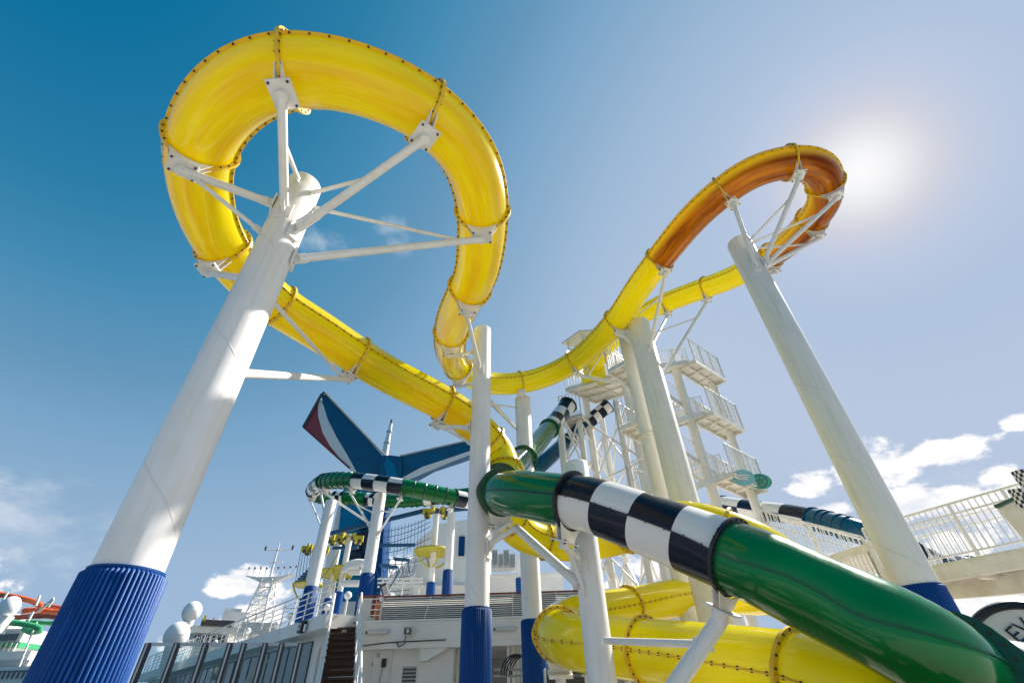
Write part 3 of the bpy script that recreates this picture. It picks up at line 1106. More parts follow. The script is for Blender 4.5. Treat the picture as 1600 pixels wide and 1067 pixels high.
# raking prop of the second green joint and its tie
prop = thing('raking_prop', 'slanting white pipe prop in front of the lower yellow tube, holding the green tube', 'support', VD(1000, 1150, 7.2), 'raking pipe props')
i = gi(g2_)
p, T, U, S = GPATH.p[i], GPATH.T[i], GPATH.U[i], GPATH.S[i]
for q in (-.05, .05):
    pl = [p + T * q + (-U * cos(k / 6 * .5) + S * sin(k / 6 * .5)) * (RG + .05) for k in range(-6, 7)]
    pl += [p + T * q - U * (RG + .2) + S * .14, p + T * q - U * (RG + .2) - S * .14]
    MB().prism(pl, T * .016).obj('saddle_plate', 'white', prop, smooth=False)
MB().box(p - U * (RG + .215), .36, .34, .022, (T, S, U)).obj('bearing_plate', 'white', prop, smooth=False)
hd = p - U * (RG + .25)
ft = VD(1000, 1150, 7.3)
ft.z = max(ft.z, .0)
MB().cyl(hd + Vector((0, 0, .03)), hd - U * .12, .11, n=20).obj('socket', 'white', prop)
MB().cyl(hd - U * .1, ft, .105, n=20).obj('pipe', 'shaft', prop)
mid = (hd - U * .1).lerp(ft, .22)
MB().cyl(mid, Vector((colN.x + .1, colN.y - colN.R, VH(935, 1003, 9).z)), .05, n=12).obj('tie', 'white', prop)
MB().box(mid + Vector((0, 0, .0)), .22, .08, .16).obj('lug', 'white', prop, smooth=False)
# short stand under the lower yellow joint beside the pads
st = thing('saddle_stand', 'small white saddle stand under the lowest yellow joint beside the blue pad', 'support', (YPATH.p[yi(32)].x, YPATH.p[yi(32)].y, 0))
j = yi(32)
p, T, U, S = YPATH.p[j], YPATH.T[j], YPATH.U[j], YPATH.S[j]
pl = [p + T * -.02 + (-U * cos(k / 6 * .6) + S * sin(k / 6 * .6)) * (RY + .05) for k in range(-6, 7)]
pl += [p - U * (RY + .2) + S * .2, p - U * (RY + .2) - S * .2]
MB().prism(pl, T * .04).obj('saddle_plate', 'white', st, smooth=False)
MB().box(p - U * (RY + .24), .4, .5, .07, (T, S, U)).obj('bearing_plate', 'white', st, smooth=False)
MB().cyl(p - U * (RY + .26), (p.x, p.y, 0), .11, n=16).obj('post', 'white', st)
# ---------------------------------------------------------------- railings
ZUP = Vector((0, 0, 1))


def railing(root, pts, h=1.1, sp=.16, rb=.014, rp=.03, rt=.025, m='white', low=.1, mid=None, posts=True, hbars=None, post_sp=1.6, lean=Vector((0, 0, 0))):
    """run of railing along pts: rails, posts and balusters as single pieces sharing their meshes"""
    U = Vector((0, 0, h)) + lean
    pts = [Vector(p) for p in pts]
    me_b = MB().cyl((0, 0, 0), U - lean * low / h - Vector((0, 0, low)), rb, n=6, caps=False).mesh('baluster', m, (0, 0, 0)) if sp else None
    me_p = MB().cyl((0, 0, 0), U, rp, n=8).mesh('post', m, (0, 0, 0))
    for a, b in zip(pts[:-1], pts[1:]):
        L = (b - a).length
        MB().cyl(a + U, b + U, rt, n=8).obj('top_rail', m, root)
        if sp:
            lo = Vector((0, 0, low))
            MB().cyl(a + lo, b + lo, rt * .7, n=6).obj('bottom_rail', m, root)
        for f in (mid or []):
            MB().cyl(a + U * f, b + U * f, rt * .7, n=6).obj('mid_rail', m, root)
        for f in (hbars or []):
            MB().cyl(a + U * f, b + U * f, rb, n=6).obj('bar', m, root)
        npst = max(1, round(L / post_sp))
        for k in range(npst + 1):
            if k == 0 and a is not pts[0] and (a - pts[0]).length > 0:
                continue
            shared('post', me_p, root, a.lerp(b, k / npst))
        if sp:
            nb = int(L / sp)
            for k in range(1, nb):
                if abs((k / nb * npst) - round(k / nb * npst)) * L / npst < sp * .3:
                    continue
                shared('baluster', me_b, root, a.lerp(b, k / nb) + Vector((0, 0, low)))


# ---------------------------------------------------------------- stair tower
tower = thing('stair_tower', 'pale stair tower with railed landings and a roofed start platform behind the thick columns', 'stair tower', (8, 23, 0))


def landing(c4, z, th=.22, rails=(0, 1, 2), m='cream', sp=.19, h=1.5):
    """slab with edge beams and joists beneath, railed along the chosen sides"""
    c4 = [Vector((p[0], p[1], z)) for p in c4]
    MB().prism([p + Vector((0, 0, -.05)) for p in c4], (0, 0, .05)).obj('floor_plate', m, tower, smooth=False)
    for a, b in zip(c4, c4[1:] + c4[:1]):
        MB().beam(a - Vector((0, 0, .16)), b - Vector((0, 0, .16)), .09, .215).obj('edge_beam', m, tower, smooth=False)
    for f in (.33, .66):
        MB().beam(c4[0].lerp(c4[3], f) - Vector((0, 0, .13)), c4[1].lerp(c4[2], f) - Vector((0, 0, .13)), .07, .15).obj('joist', m, tower, smooth=False)
    MB().beam(c4[0].lerp(c4[1], .5) - Vector((0, 0, .12)), c4[3].lerp(c4[2], .5) - Vector((0, 0, .12)), .06, .13).obj('joist', m, tower, smooth=False)
    run = []
    for k in rails:
        a, b = c4[k], c4[(k + 1) % 4]
        railing(tower, [a, b], h, sp, m='white', post_sp=1.2, rb=.02, rp=.04, rt=.032)


RL = [(9.75, 22.4), (10.48, 21.5), (12.9, 23.55), (12.2, 24.6)]
zs = (17.2, 13.8, 10.4)
lc = VZ(1003, 672, 12.1)
LL = [(lc.x - 1.2, lc.y - .4), (lc.x - .3, lc.y - 1.3), (lc.x + 1.2, lc.y + .2), (lc.x + .3, lc.y + 1.1)]
for z in zs:
    landing(RL, z, rails=(1, 2, 3))
for z in (15.5, 12.1, 8.7):
    landing(LL, z, rails=(0, 1, 3))


def flight(a, b, w, n=9):
    """stair flight from a up to b (centres of the ends)"""
    a = Vector(a)
    b = Vector(b)
    d = Vector((b.x - a.x, b.y - a.y, 0)).normalized()
    s = d.cross(ZUP)
    for q in (-1, 1):
        o = s * (w / 2) * q
        MB().beam(a + o, b + o, .05, .25).obj('stringer', 'cream', tower, smooth=False)
        railing(tower, [a + o, b + o], 1.05, .24, m='white', post_sp=1.5, rb=.013)
    me = MB().box((0, 0, 0), w, .26, .035, (s, d, ZUP)).mesh('tread', 'cream', (0, 0, 0), smooth=False)
    for k in range(n):
        shared('tread', me, tower, a.lerp(b, (k + .5) / n))


cR = sum((Vector((p[0], p[1], 0)) for p in RL[0:1] + RL[0:2] + RL[3:]), Vector()) / 4
cR = (Vector((9.75, 22.4, 0)) + Vector((12.2, 24.6, 0))) / 2
dL = Vector((lc.x + .75, lc.y + .6, 0))
e1 = Vector((10.0, 22.2, 0))
e2 = Vector((11.3, 23.6, 0))
for z in zs:
    flight((dL.x - .3, dL.y - .6, z - 1.7), (e1.x, e1.y, z), .95)
for z in (15.5, 12.1):
    flight((e2.x - .4, e2.y + .2, z - 1.7), (dL.x, dL.y + .4, z), .95)
# start platform
SP = [(3.2, 23.8), (6.3, 22.3), (7.75, 23.9), (5.2, 25.4)]
landing(SP, 17.0, rails=(1, 2))
railing(tower, [Vector((3.2, 23.8, 17)), Vector((6.3, 22.3, 17))], 1.5, .19, post_sp=1.2, rb=.02)
P2 = [(2.75, 24.2), (3.9, 23.6), (4.9, 25.3), (3.6, 25.9)]
landing(P2, 15.1, rails=(0, 3))
# roof of the start platform
ro = [VZ(877, 538, 19.8), VZ(905, 518, 19.8), VZ(962, 514, 19.8), VZ(955, 556, 19.8)]
ct = sum(ro, Vector()) / 4
MB().prism(ro, (0, 0, .1)).obj('roof', 'cream', tower, smooth=False)
for p in ro:
    q = ct + (p - ct) * .78
    MB().cyl((q.x, q.y, 17), (q.x, q.y, q.z), .05, n=10).obj('roof_post', 'white', tower)
for k in range(9):
    q = ro[0].lerp(ro[3], (k + .5) / 9)
    q = ct + (q - ct) * .8
    MB().cyl((q.x, q.y, 17.1), (q.x, q.y, 19.8), .02, n=6).obj('screen_bar', 'white', tower)
# legs
LEG = [(873, 642, 14.9, .19), (915, 624, 16.75, .2), (974, 586, 16.75, .23), (938, 640, 16.7, .17), (962, 628, 15.3, .17), (988, 650, 15.2, .17),
       (905, 655, 14.9, .16), (1055, 577, 17.0, .24), (1112, 600, 17.0, .2)]
lg = []
for px, py, z, r in LEG:
    q = VZ(px, py, z)
    lg.append(q)
    MB().cyl((q.x, q.y, 0), (q.x, q.y, z), r, n=18).obj('leg', 'shaft_cream', tower)
    for zj in ((8.6,) if z > 14 else ()):
        MB().cyl((q.x, q.y, zj), (q.x, q.y, zj + .05), r + .08, n=18).obj('leg_joint', 'cream', tower)
        MB().cyl((q.x, q.y, zj + .07), (q.x, q.y, zj + .12), r + .08, n=18).obj('leg_joint', 'cream', tower)


def at_z(q, z):
    return Vector((q.x, q.y, z))


pairs = [(0, 1), (1, 3), (3, 4), (0, 6), (6, 3), (4, 5), (1, 2), (2, 5)]
for a, b in pairs:
    for z0_ in (4.2, 8.0, 11.6):
        A, B = lg[a], lg[b]
        z1_ = z0_ + 3.4
        MB().cyl(at_z(A, z0_), at_z(B, z1_), .055, n=8).obj('cross_brace', 'white', tower)
        MB().cyl(at_z(B, z0_), at_z(A, z1_), .055, n=8).obj('cross_brace', 'white', tower)
        if z0_ > 5:
            MB().cyl(at_z(B, z0_ - .2), at_z(A, z0_ - .2), .06, n=8).obj('tie_beam', 'white', tower)
MB().cyl(VZ(1098, 700, 13.3) * 1, (VZ(1098, 700, 13.3) - Vector((0, 0, 3))), .12).obj('hanger', 'cream', tower)
for z in zs:
    q = Vector((12.3, 23.9, 0))
    MB().cyl(at_z(q, z - 3.1), at_z(q, z - .25), .16, n=14).obj('leg', 'shaft_cream', tower)
MB().cyl(at_z(Vector((12.3, 23.9, 0)), 0), at_z(Vector((12.3, 23.9, 0)), 7.4), .16, n=14).obj('leg', 'shaft_cream', tower)
# oval signs on the lowest landing
for nm, mm, lab, px, py, mark, HH in (('oval_sign', 'sign_cyan', 'pale blue oval sign on the lowest stair tower landing', 1161, 746, 0, 24.5),
                                  ('oval_sign', 'sign_green', 'green oval sign with a white emblem on the lowest stair tower landing', 1188, 752, 1, 25.9)):
    c = VH(px, py, HH)
    n_ = (EYE - c)
    n_.z *= .35
    n_.normalize()
    sx = n_.cross(ZUP).normalized() * -1
    sx = (sx * .9 - ZUP * .28).normalized()
    sy = n_.cross(sx)
    o = thing(nm, lab, 'sign', c)
    MB().prism([c + sx * .52 * cos(2 * pi * k / 40) + sy * .38 * sin(2 * pi * k / 40) for k in range(40)], n_ * .05).obj('sign_plate', mm, o, smooth=False)
    face = c + n_ * .054
    em = 'dark' if mark else 'sign_green'
    b = MB()
    if mark:
        for k in range(5):
            a = 2 * pi * k / 5 + .5
            pl = [face + (sx * cos(a + t) + sy * sin(a + t)) * rr for t, rr in ((-.6, .06), (0, .27), (.6, .06))]
            b.prism(pl, n_ * .006)
        b.tube([face + (sx * cos(2 * pi * k / 24) + sy * sin(2 * pi * k / 24)) * .3 for k in range(24)], .02, n=4, closed=True)
    else:
        for k in range(3):
            b.beam(face - sx * (.3 - .05 * k) + sy * (.12 - .1 * k), face + sx * (.3 - .05 * k) + sy * (.12 - .1 * k), .05, .008, n_)
    b.obj('emblem', 'fwhite' if not mark else 'dark', o, smooth=False)

# ---------------------------------------------------------------- far green lane and teal tube slides
RLN = .46
lane_px = [(770, 792, 29.5), (735, 783, 28.8), (704, 777, 28.2), (667, 768, 28.0), (629, 761, 28.0), (592, 755, 28.6), (557, 751, 29.6), (528, 750, 31.0),
           (505, 752, 32.8), (491, 760, 35.0), (492, 772, 37.5), (508, 777, 39), (535, 777, 38.5), (565, 779, 37.5), (605, 783, 36.5), (650, 781, 35.5), (700, 776, 34.5), (760, 768, 33), (830, 735, 31)]
LP = Path([VD(*q) for q in lane_px], .2)
lane = thing('ribbed_green_slide', 'small far green and chequered tube slide bending round two white columns at left', 'water slide', (LP.p[0].x, LP.p[0].y, 0))


def lt(px, py, lo, hi):
    return LP.t[LP.near(px, py, lo, hi)]


cuts = [(0, lt(708, 778, .5, 3), 'check'), (None, lt(630, 761, 2, 5), 'green'), (None, lt(556, 751, 4, 7), 'check_b'), (None, lt(506, 752, 6, 9), 'green'), (None, 9.6, 'check'), (None, 11.2, 'green'),
        (None, 12.2, 'check'), (None, 13.2, 'green'), (None, 13.9, 'check'), (None, 15.3, 'green'), (None, 16.2, 'check_b'), (None, 18, 'green')]
sg = []
prev = 0
for a, b, m in cuts:
    sg.append((prev, b, m, 'green_flange'))
    prev = b
slide(lane, LP, RLN, sg, w_side=.03, w_ring=.07, n=28, bolts=0, nb=0, ribs={'green': .52})
teal_px = [(950, 634, 29.5), (925, 655, 29), (885, 690, 28), (855, 718, 26), (825, 742, 25.5), (790, 760, 27)]
TP = Path([VD(*q) for q in teal_px], .2)
tealr = thing('teal_tube_slide', 'teal tube slide with a chequered collar dropping from the tower beside the green one', 'water slide', (TP.p[0].x, TP.p[0].y, 0))
slide(tealr, TP, .42, [(0, 1.2, 'check', 'teal_flange'), (1.2, 1.75, 'teal', 'teal_flange'), (1.75, 2.15, 'check', 'teal_flange'), (2.15, 5, 'teal', 'teal_flange')], w_side=.03, n=28, bolts=0, nb=0)
ft_px = [(1130, 788, 31), (1185, 797, 29), (1235, 803, 27), (1290, 815, 25.5), (1345, 832, 24), (1400, 852, 24.5), (1440, 872, 26), (1490, 885, 28), (1540, 890, 31), (1610, 888, 34)]
FP = Path([VD(*q) for q in ft_px], .2)
farteal = thing('ribbed_teal_slide', 'ribbed teal and chequered tube slide running behind the white railings at right', 'water slide', (FP.p[0].x, FP.p[0].y, 0))
slide(farteal, FP, .46, [(0, 2.7, 'check', 'teal_flange'), (2.7, 5.6, 'teal', 'teal_flange'), (5.6, 7.6, 'check_b', 'teal_flange'), (7.6, 9, 'check', 'teal_flange')], w_side=.03, n=28, bolts=0, nb=0, ribs={'teal': .5})
NP = Path([VD(1530, 1080, 8.6), VD(1590, 1083, 8.3), VD(1660, 1108, 8.0), VD(1760, 1145, 7.8)], .12)
navy = thing('navy_tube_slide', 'dark navy tube just visible at the lower right edge behind the green elbow', 'water slide', (NP.p[0].x, NP.p[0].y, 0))
slide(navy, NP, .52, [(0, 3, 'navy', 'black_paint')], w_side=.03, n=40, nb=0, bolts=0)

# far columns below the lane
farA = Column('leaning-looking white column at far left below the ribbed green slide, blue band at its foot', 483, 925, 27.3, .62, 0.1, None, seg=24)
bpy.data.objects.remove(farA.root.children[0])


def far_col(label, px, py, H, D, ztop, padtop, root_group='white columns carrying the slides'):
    c = Column(label, px, py, H, D, ztop, padtop, seg=28, ribs=30, group=root_group)
    return c


bpy.data.objects.remove(farA.root)
iA = LP.near(508, 752, 6, 9)
iB = LP.near(556, 751, 4, 7)
iC = LP.near(630, 761, 2, 5)
iD = LP.near(704, 777, 0, 3)
zpadA = VH(487, 917, 27.0).z
zpadB = VH(573, 897, 26.5).z
cA = far_col('white column under the bend of the far ribbed slide, left of the blue funnel', 490, 905, 29.0, .62, VH(513, 782, 29.0).z, VH(487, 917, 29).z)
cB = far_col('white column under the far ribbed slide, right in front of the blue funnel', 579, 872, 27.5, .64, VH(598, 772, 27.5).z, VH(573, 897, 27.5).z)
cC = far_col('slim white column of the far ribbed slide beside the yellow disc platform', 701, 880, 29.5, .5, VH(703, 800, 29.5).z, VH(700, 891, 29.5).z)
cA.arm(LP, iA, RLN, 806, r=.07)
cA.arm(LP, LP.near(492, 766, 8, 10.5), RLN, 828, (.4, 812), r=.05)
cB.arm(LP, iB, RLN, 822, (.35, 800), r=.06)
cB.arm(LP, iC, RLN, 836, (.35, 800), r=.06)
cB.arm(LP, LP.near(515, 750, 6, 9), RLN, 818, r=.06)
cC.arm(LP, iD, RLN, 800, r=.05)

# ---------------------------------------------------------------- winged funnel
FY = 62.0


def fpoly(pts, Y=FY):
    return [VY(x, y, Y) for x, y in pts]


funnel = thing('winged_funnel', 'blue, red and white ship funnel with two swept wings spreading like a tail', 'ship funnel', VY(545, 985, FY + 3))
fr = funnel


def wing(name, outline_n, outline_f, m, label=None):
    """closed panel between a near and a far outline"""
    n = len(outline_n)
    b = MB()
    b.v = [Vector(p) for p in outline_n] + [Vector(p) for p in outline_f]
    b.f = [list(range(n))[::-1], list(range(n, 2 * n))] + [[i, (i + 1) % n, n + (i + 1) % n, n + i] for i in range(n)]
    return b.obj(name, m, fr, smooth=False, label=label)


# the underside of the left wing is seen: three colour fields, each a shallow trough panel
blue_f = [(502, 617), (512, 616), (598, 712), (607, 714), (612, 745), (600, 760), (560, 748), (556, 735), (541, 708), (526, 683), (512, 655), (505, 632)]
white_f = [(500, 624), (505, 632), (512, 655), (526, 683), (541, 708), (556, 735), (561, 746), (552, 740), (536, 722), (516, 697), (504, 676), (497, 650), (497, 635)]
red_f = [(474, 667), (500, 624), (497, 635), (497, 650), (504, 676), (516, 697), (536, 722), (546, 731)]
for nm, pl, m, lab in (('wing_panel', blue_f, 'fblue', 'deep blue inner field of the left wing'), ('wing_stripe', white_f, 'fwhite', 'white stripe of the left wing'), ('wing_tip', red_f, 'red', 'dark red outer field of the left wing')):
    a = fpoly(pl)
    wing(nm, a, [p + Vector((-.4, 7.0, 2.2)) for p in a], m, lab)
# edge rims of the wing
for pl, m, r_ in (([(474, 667), (502, 617), (507, 613)], 'dark', .22), ([(508, 613), (602, 712)], 'ship_shade', .2), ([(474, 667), (546, 731)], 'rust_red', .14)):
    q = fpoly(pl, FY - .15)
    MB().tube(q, r_, n=6).obj('wing_edge', m, fr)
q = fpoly([(520, 640), (600, 722)], FY - .3)
# right wing
rb_f = [(612, 714), (625, 713), (735, 688), (750, 686), (750, 703), (735, 704), (700, 716), (660, 729), (625, 748), (612, 740)]
rw_f = [(625, 748), (660, 729), (700, 716), (735, 704), (750, 703), (750, 706), (735, 709), (700, 722), (655, 741), (628, 752)]
for nm, pl, m, lab in (('wing_panel', rb_f, 'fblue', 'deep blue right wing'), ('wing_stripe', rw_f, 'fwhite', 'white lower edge of the right wing')):
    a = fpoly(pl, FY - .6)
    wing(nm, a, [p + (Vector((.6, 6.5, 2.0)) if m == 'fblue' else Vector((0, .35, .05))) for p in a], m, lab)
MB().tube(fpoly([(625, 712), (735, 687), (750, 685)], FY - .7), .12, n=6).obj('wing_edge', 'ship_shade', fr)
# hub between the wings
hub_ = [(595, 712), (610, 711), (626, 713), (628, 735), (618, 768), (598, 768), (592, 745)]
a = fpoly(hub_, FY - 1.2)
wing('hub', a, [p + Vector((0, 7.5, 1.5)) for p in a], 'fblue')
a = fpoly([(604, 712), (616, 725), (622, 745), (612, 765), (604, 745), (600, 725)], FY - 1.5)
wing('hub_fin', a, [p + Vector((0, .6, 0)) for p in a], 'fbright')
# stack down to the deck
st1 = [(556, 742), (618, 748), (604, 800), (592, 975), (562, 980), (500, 980), (534, 800)]
a = fpoly([(540, 745), (600, 750), (582, 850), (578, 985), (520, 985), (526, 860), (534, 780)], FY + 1)
wing('stack', a, [p + Vector((.1, 5.5, .8)) for p in a], 'fbright')
a = fpoly([(583, 765), (603, 768), (598, 860), (590, 985), (566, 985), (577, 860)], FY - .4)
wing('stack_front', a, [p + Vector((.1, 3, .3)) for p in a], 'fnavy')
a = fpoly([(528, 790), (536, 785), (526, 860), (522, 930), (520, 975), (494, 975), (510, 870)], FY + 1.5)
wing('side_casing', a, [p + Vector((0, 6, 0)) for p in a], 'ship')
# dark louvred openings of the stack, in pairs down its face
for (x, y, w, h) in ((566, 823, 11, 5), (562, 845, 9, 22), (572, 848, 7, 30), (553, 866, 8, 10), (562, 870, 8, 12), (549, 885, 8, 8), (558, 890, 8, 8)):
    c = VY(x, y, FY + .6)
    px_ = (c - EYE).length / F
    o = MB().box(c, w * px_, .6, h * px_).obj('opening', 'black', fr, smooth=False)
    for k in range(max(2, int(h / 4))):
        zz = c.z - h * px_ / 2 + (k + .5) * h * px_ / max(2, int(h / 4))
        MB().box((c.x, c.y - .35, zz), w * px_, .08, .06).obj('louvre', 'fnavy', o, smooth=False)
# door panel low on the stack
for k in range(3):
    c0 = VY(541, 950 + k * 13, FY - 1)
    MB().box(c0, 3.6, .3, 1.35).obj('access_panel', 'ship_shade', fr, smooth=False)
# antenna mast behind the hub
mast2 = thing('antenna_mast', 'slim white antenna rising just behind the middle of the funnel wings', 'mast', VY(596, 722, FY + 12))
a0, b0 = VY(596, 735, FY + 12), VY(611, 662, FY + 12)
b0 = Vector((b0.x, a0.y, b0.z))
MB().cyl(a0, b0, .75, .28, n=14).obj('pole', 'ship', mast2)
MB().cyl(b0, b0 + Vector((0, 0, .8)), .2, n=10).obj('lamp', 'dark', mast2)
for f in (.55, .8):
    MB().cyl(a0.lerp(b0, f), a0.lerp(b0, f) + Vector((0, 0, .25)), .75 - f * .3, n=12).obj('collar', 'ship_shade', mast2)
# ---------------------------------------------------------------- deck house, stair and louvred screen
YW = 22.0
zdk = VY(650, 968, YW).z            # upper deck level
house = thing('deck_house', 'white deck house wall with door and vents below the louvred screen in the middle', 'deck house', (-2, YW + .3, 0))


def onwall(x, y, Y=YW):
    return VY(x, y, Y)


xl, xr = onwall(566, 990).x, onwall(700, 1020).x
MB().prism([(xl, YW + .3, 0), (xr + .2, YW + .3, 0), (xr + .2, YW + 4, 0), (xl, YW + 4, 0)], (0, 0, zdk - 1.0)).obj('wall', 'ship', house, smooth=False)
MB().prism([(xl - .1, YW - .2, zdk - 1.0), (9.0, YW - .2, zdk - 1.0), (9.0, YW + 14, zdk - 1.0), (xl - .1, YW + 14, zdk - 1.0)], (0, 0, .92)).obj('fascia', 'ship', house, smooth=False)
MB().prism([(xl - .12, YW - .24, zdk - .075), (9.02, YW - .24, zdk - .075), (9.02, YW + 14, zdk - .075), (xl - .12, YW + 14, zdk - .075)], (0, 0, .07)).obj('deck_edge', 'ship', house, smooth=False)
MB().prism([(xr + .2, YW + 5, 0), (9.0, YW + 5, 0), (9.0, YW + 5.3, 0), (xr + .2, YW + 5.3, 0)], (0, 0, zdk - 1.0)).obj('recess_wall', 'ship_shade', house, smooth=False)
# gusset under the fascia
g = [onwall(658, 1006, YW - .1), onwall(668, 1012, YW - .1), onwall(702, 996, YW - .1), onwall(658, 996, YW - .1)]
zf = zdk - 1.0
MB().prism([(g[3].x, YW - .1, zf), (g[2].x, YW - .1, zf), (g[1].x, YW - .1, zf - .42), (g[0].x, YW - .1, zf - .42)], (0, .5, 0)).obj('gusset', 'ship', house, smooth=False)
MB().beam((g[3].x - .6, YW - .22, zf + .22), (8.9, YW - .22, zf + .22), .03, .05).obj('moulding', 'ship', house, smooth=False)
# shelf beam reaching to the right
# door with handle and hinges
dc = onwall(594, 1045, YW + .28)
d_top = VY(594, 1012, YW).z
MB().box((dc.x, YW + .27, d_top / 2 + .05), .72, .06, d_top - .1).obj('door', 'ship', house, smooth=False)
dr = [o for o in house.children if o.name.startswith('door')][0]
for k in range(4):
    MB().box((dc.x - .33, YW + .22, .4 + k * (d_top - .9) / 3), .05, .05, .13).obj('hinge', 'dark', dr, smooth=False)
MB().box((dc.x + .26, YW + .21, d_top * .45), .05, .08, .22).obj('handle', 'dark', dr, smooth=False)
for sx_ in (-.4, .4):
    MB().box((dc.x + sx_, YW + .26, d_top / 2 + .05), .05, .08, d_top).obj('door_frame', 'ship', dr, smooth=False)
MB().box((dc.x, YW + .26, d_top + .04), .85, .08, .05).obj('door_frame', 'ship', dr, smooth=False)
# small notices left of and on the door
for x, y, w, h in ((571, 1021, .2, .26), (569, 1035, .16, .18), (591, 1023, .12, .14)):
    c = onwall(x, y, YW + .2)
    MB().box((c.x, YW + (.27 if x < 580 else .22), c.z), w, .02, h).obj('notice', 'fblue' if x < 580 else 'ship_shade', house, smooth=False)
# louvred vent
vc = onwall(640, 1050, YW + .28)
vt = onwall(640, 1034, YW).z
v = MB().prism([(vc.x - .33, YW + .24, vt - 1.7), (vc.x + .33, YW + .24, vt - 1.7), (vc.x + .33, YW + .24, vt - .12), (vc.x + .2, YW + .24, vt), (vc.x - .2, YW + .24, vt), (vc.x - .33, YW + .24, vt - .12)], (0, .1, 0)).obj('vent_frame', 'ship', house, smooth=False)
for k in range(13):
    MB().box((vc.x, YW + .215, vt - .16 - k * .12), .54, .03, .055, (Vector((1, 0, 0)), Vector((0, .8, .6)), Vector((0, -.6, .8)))).obj('vent_slat', 'ship_shade', v, smooth=False)
MB().box((vc.x, YW + .232, vt - .9), .54, .012, 1.55).obj('vent_shadow_gap', 'dark', v, smooth=False)
# telephone box on the wall
c = onwall(600, 1035, YW + .2)
ph = thing('wall_telephone', 'small black telephone on the wall just right of the white door', 'telephone', (c.x, YW + .2, c.z))
MB().box((c.x, YW + .2, c.z), .17, .14, .28).obj('housing', 'black', ph, smooth=False)
MB().tube([(c.x - .05, YW + .1, c.z + .1), (c.x - .06, YW + .08, c.z), (c.x - .05, YW + .1, c.z - .1)], .025, n=6).obj('handset', 'dark', ph)
MB().tube([(c.x - .02, YW + .15, c.z - .14), (c.x - .06, YW + .15, c.z - .4), (c.x - .1, YW + .18, c.z - .75), (c.x - .1, YW + .2, c.z - 1.2)], .012, n=5).obj('cord', 'black', ph)
# floodlight and its cable
c = onwall(637, 985, YW - .55)
fl = thing('floodlight', 'small square floodlight on the white fascia above the vent', 'floodlight', (c.x, YW - .5, c.z))
MB().box((c.x, YW - .5, c.z), .34, .26, .26, (Vector((.95, .3, 0)).normalized(), Vector((-.3, .95, 0)).normalized(), ZUP)).obj('housing', 'steel', fl, smooth=False)
MB().box((c.x + .02, YW - .64, c.z - .02), .26, .03, .19, (Vector((.95, .3, 0)).normalized(), Vector((-.3, .95, 0)).normalized(), ZUP)).obj('lens', 'dark', fl, smooth=False)
MB().cyl((c.x + .02, YW - .66, c.z - .02), (c.x + .02, YW - .67, c.z - .02), .07, n=14).obj('bulb', 'lamp', fl)
MB().box((c.x, YW - .3, c.z - .05), .08, .22, .08).obj('bracket', 'steel', fl, smooth=False)
MB().tube([(c.x - 1.9, YW - .26, zf + .12), (c.x - .9, YW - .26, zf + .2), (c.x - .3, YW - .27, zf + .22), (c.x + 1.5, YW - .26, zf + .24)], .02, n=6).obj('cable', 'black', fl)
MB().tube([(c.x - .1, YW - .4, c.z - .14), (c.x - .12, YW - .35, c.z - .42), (c.x - .35, YW - .3, c.z - .5), (c.x - .45, YW - .27, zf + .2)], .022, n=6).obj('cable', 'black', fl)
for px, lab in ((590, 'oblong bulkhead lamp on the white fascia over the door'), (790, 'oblong bulkhead lamp on the fascia between the two middle columns')):
    c = onwall(px, 987 if px < 600 else 982, YW - .35)
    l = thing('bulkhead_lamp', lab, 'lamp', (c.x, YW - .3, c.z), 'oblong bulkhead lamps')
    b = MB()
    b.lathe((c.x - .42, YW - .33, c.z), (1, 0, 0), [(.001, 0), (.05, .02), (.075, .08), (.075, .76), (.05, .82), (.001, .84)], 12)
    b.obj('diffuser', 'lamp', l)
    MB().box((c.x, YW - .24, c.z + .04), .95, .09, .05).obj('base', 'steel', l, smooth=False)
    MB().box((c.x - .46, YW - .3, c.z), .05, .1, .1).obj('end_cap', 'dark', l, smooth=False)
# louvred windscreen above the fascia
lv = thing('louvred_screen', 'long louvred wind screen of pale horizontal slats on the upper deck edge', 'screen', (0, YW, zdk))
z0l, z1l = zdk + .02, VY(650, 932, YW).z
xa, xb = onwall(597, 950).x, 8.8
for k in range(11):
    z = z0l + .06 + (z1l - z0l - .1) * k / 10
    MB().box(((xa + xb) / 2, YW - .02, z), xb - xa, .045, .024, (Vector((1, 0, 0)), Vector((0, .8, .6)), Vector((0, -.6, .8)))).obj('slat', 'white', lv, smooth=False)
for k in range(9):
    x = xa + (xb - xa) * k / 8
    MB().beam((x, YW - .07, z0l), (x + (.22 if k in (1, 2) else .02), YW - .07, z1l), .035, .04, Vector((0, 1, 0))).obj('post', 'white', lv, smooth=False)
MB().box(((xa + xb) / 2, YW + .22, (z0l + z1l) / 2), xb - xa, .03, z1l - z0l).obj('dark_backing', 'black', lv, smooth=False)  # black sheet added to stand for the shaded deck interior behind the slats
MB().box(((xa + xb) / 2, YW, z1l + .03), xb - xa, .14, .05).obj('cap_rail', 'rust_red', lv, smooth=False)
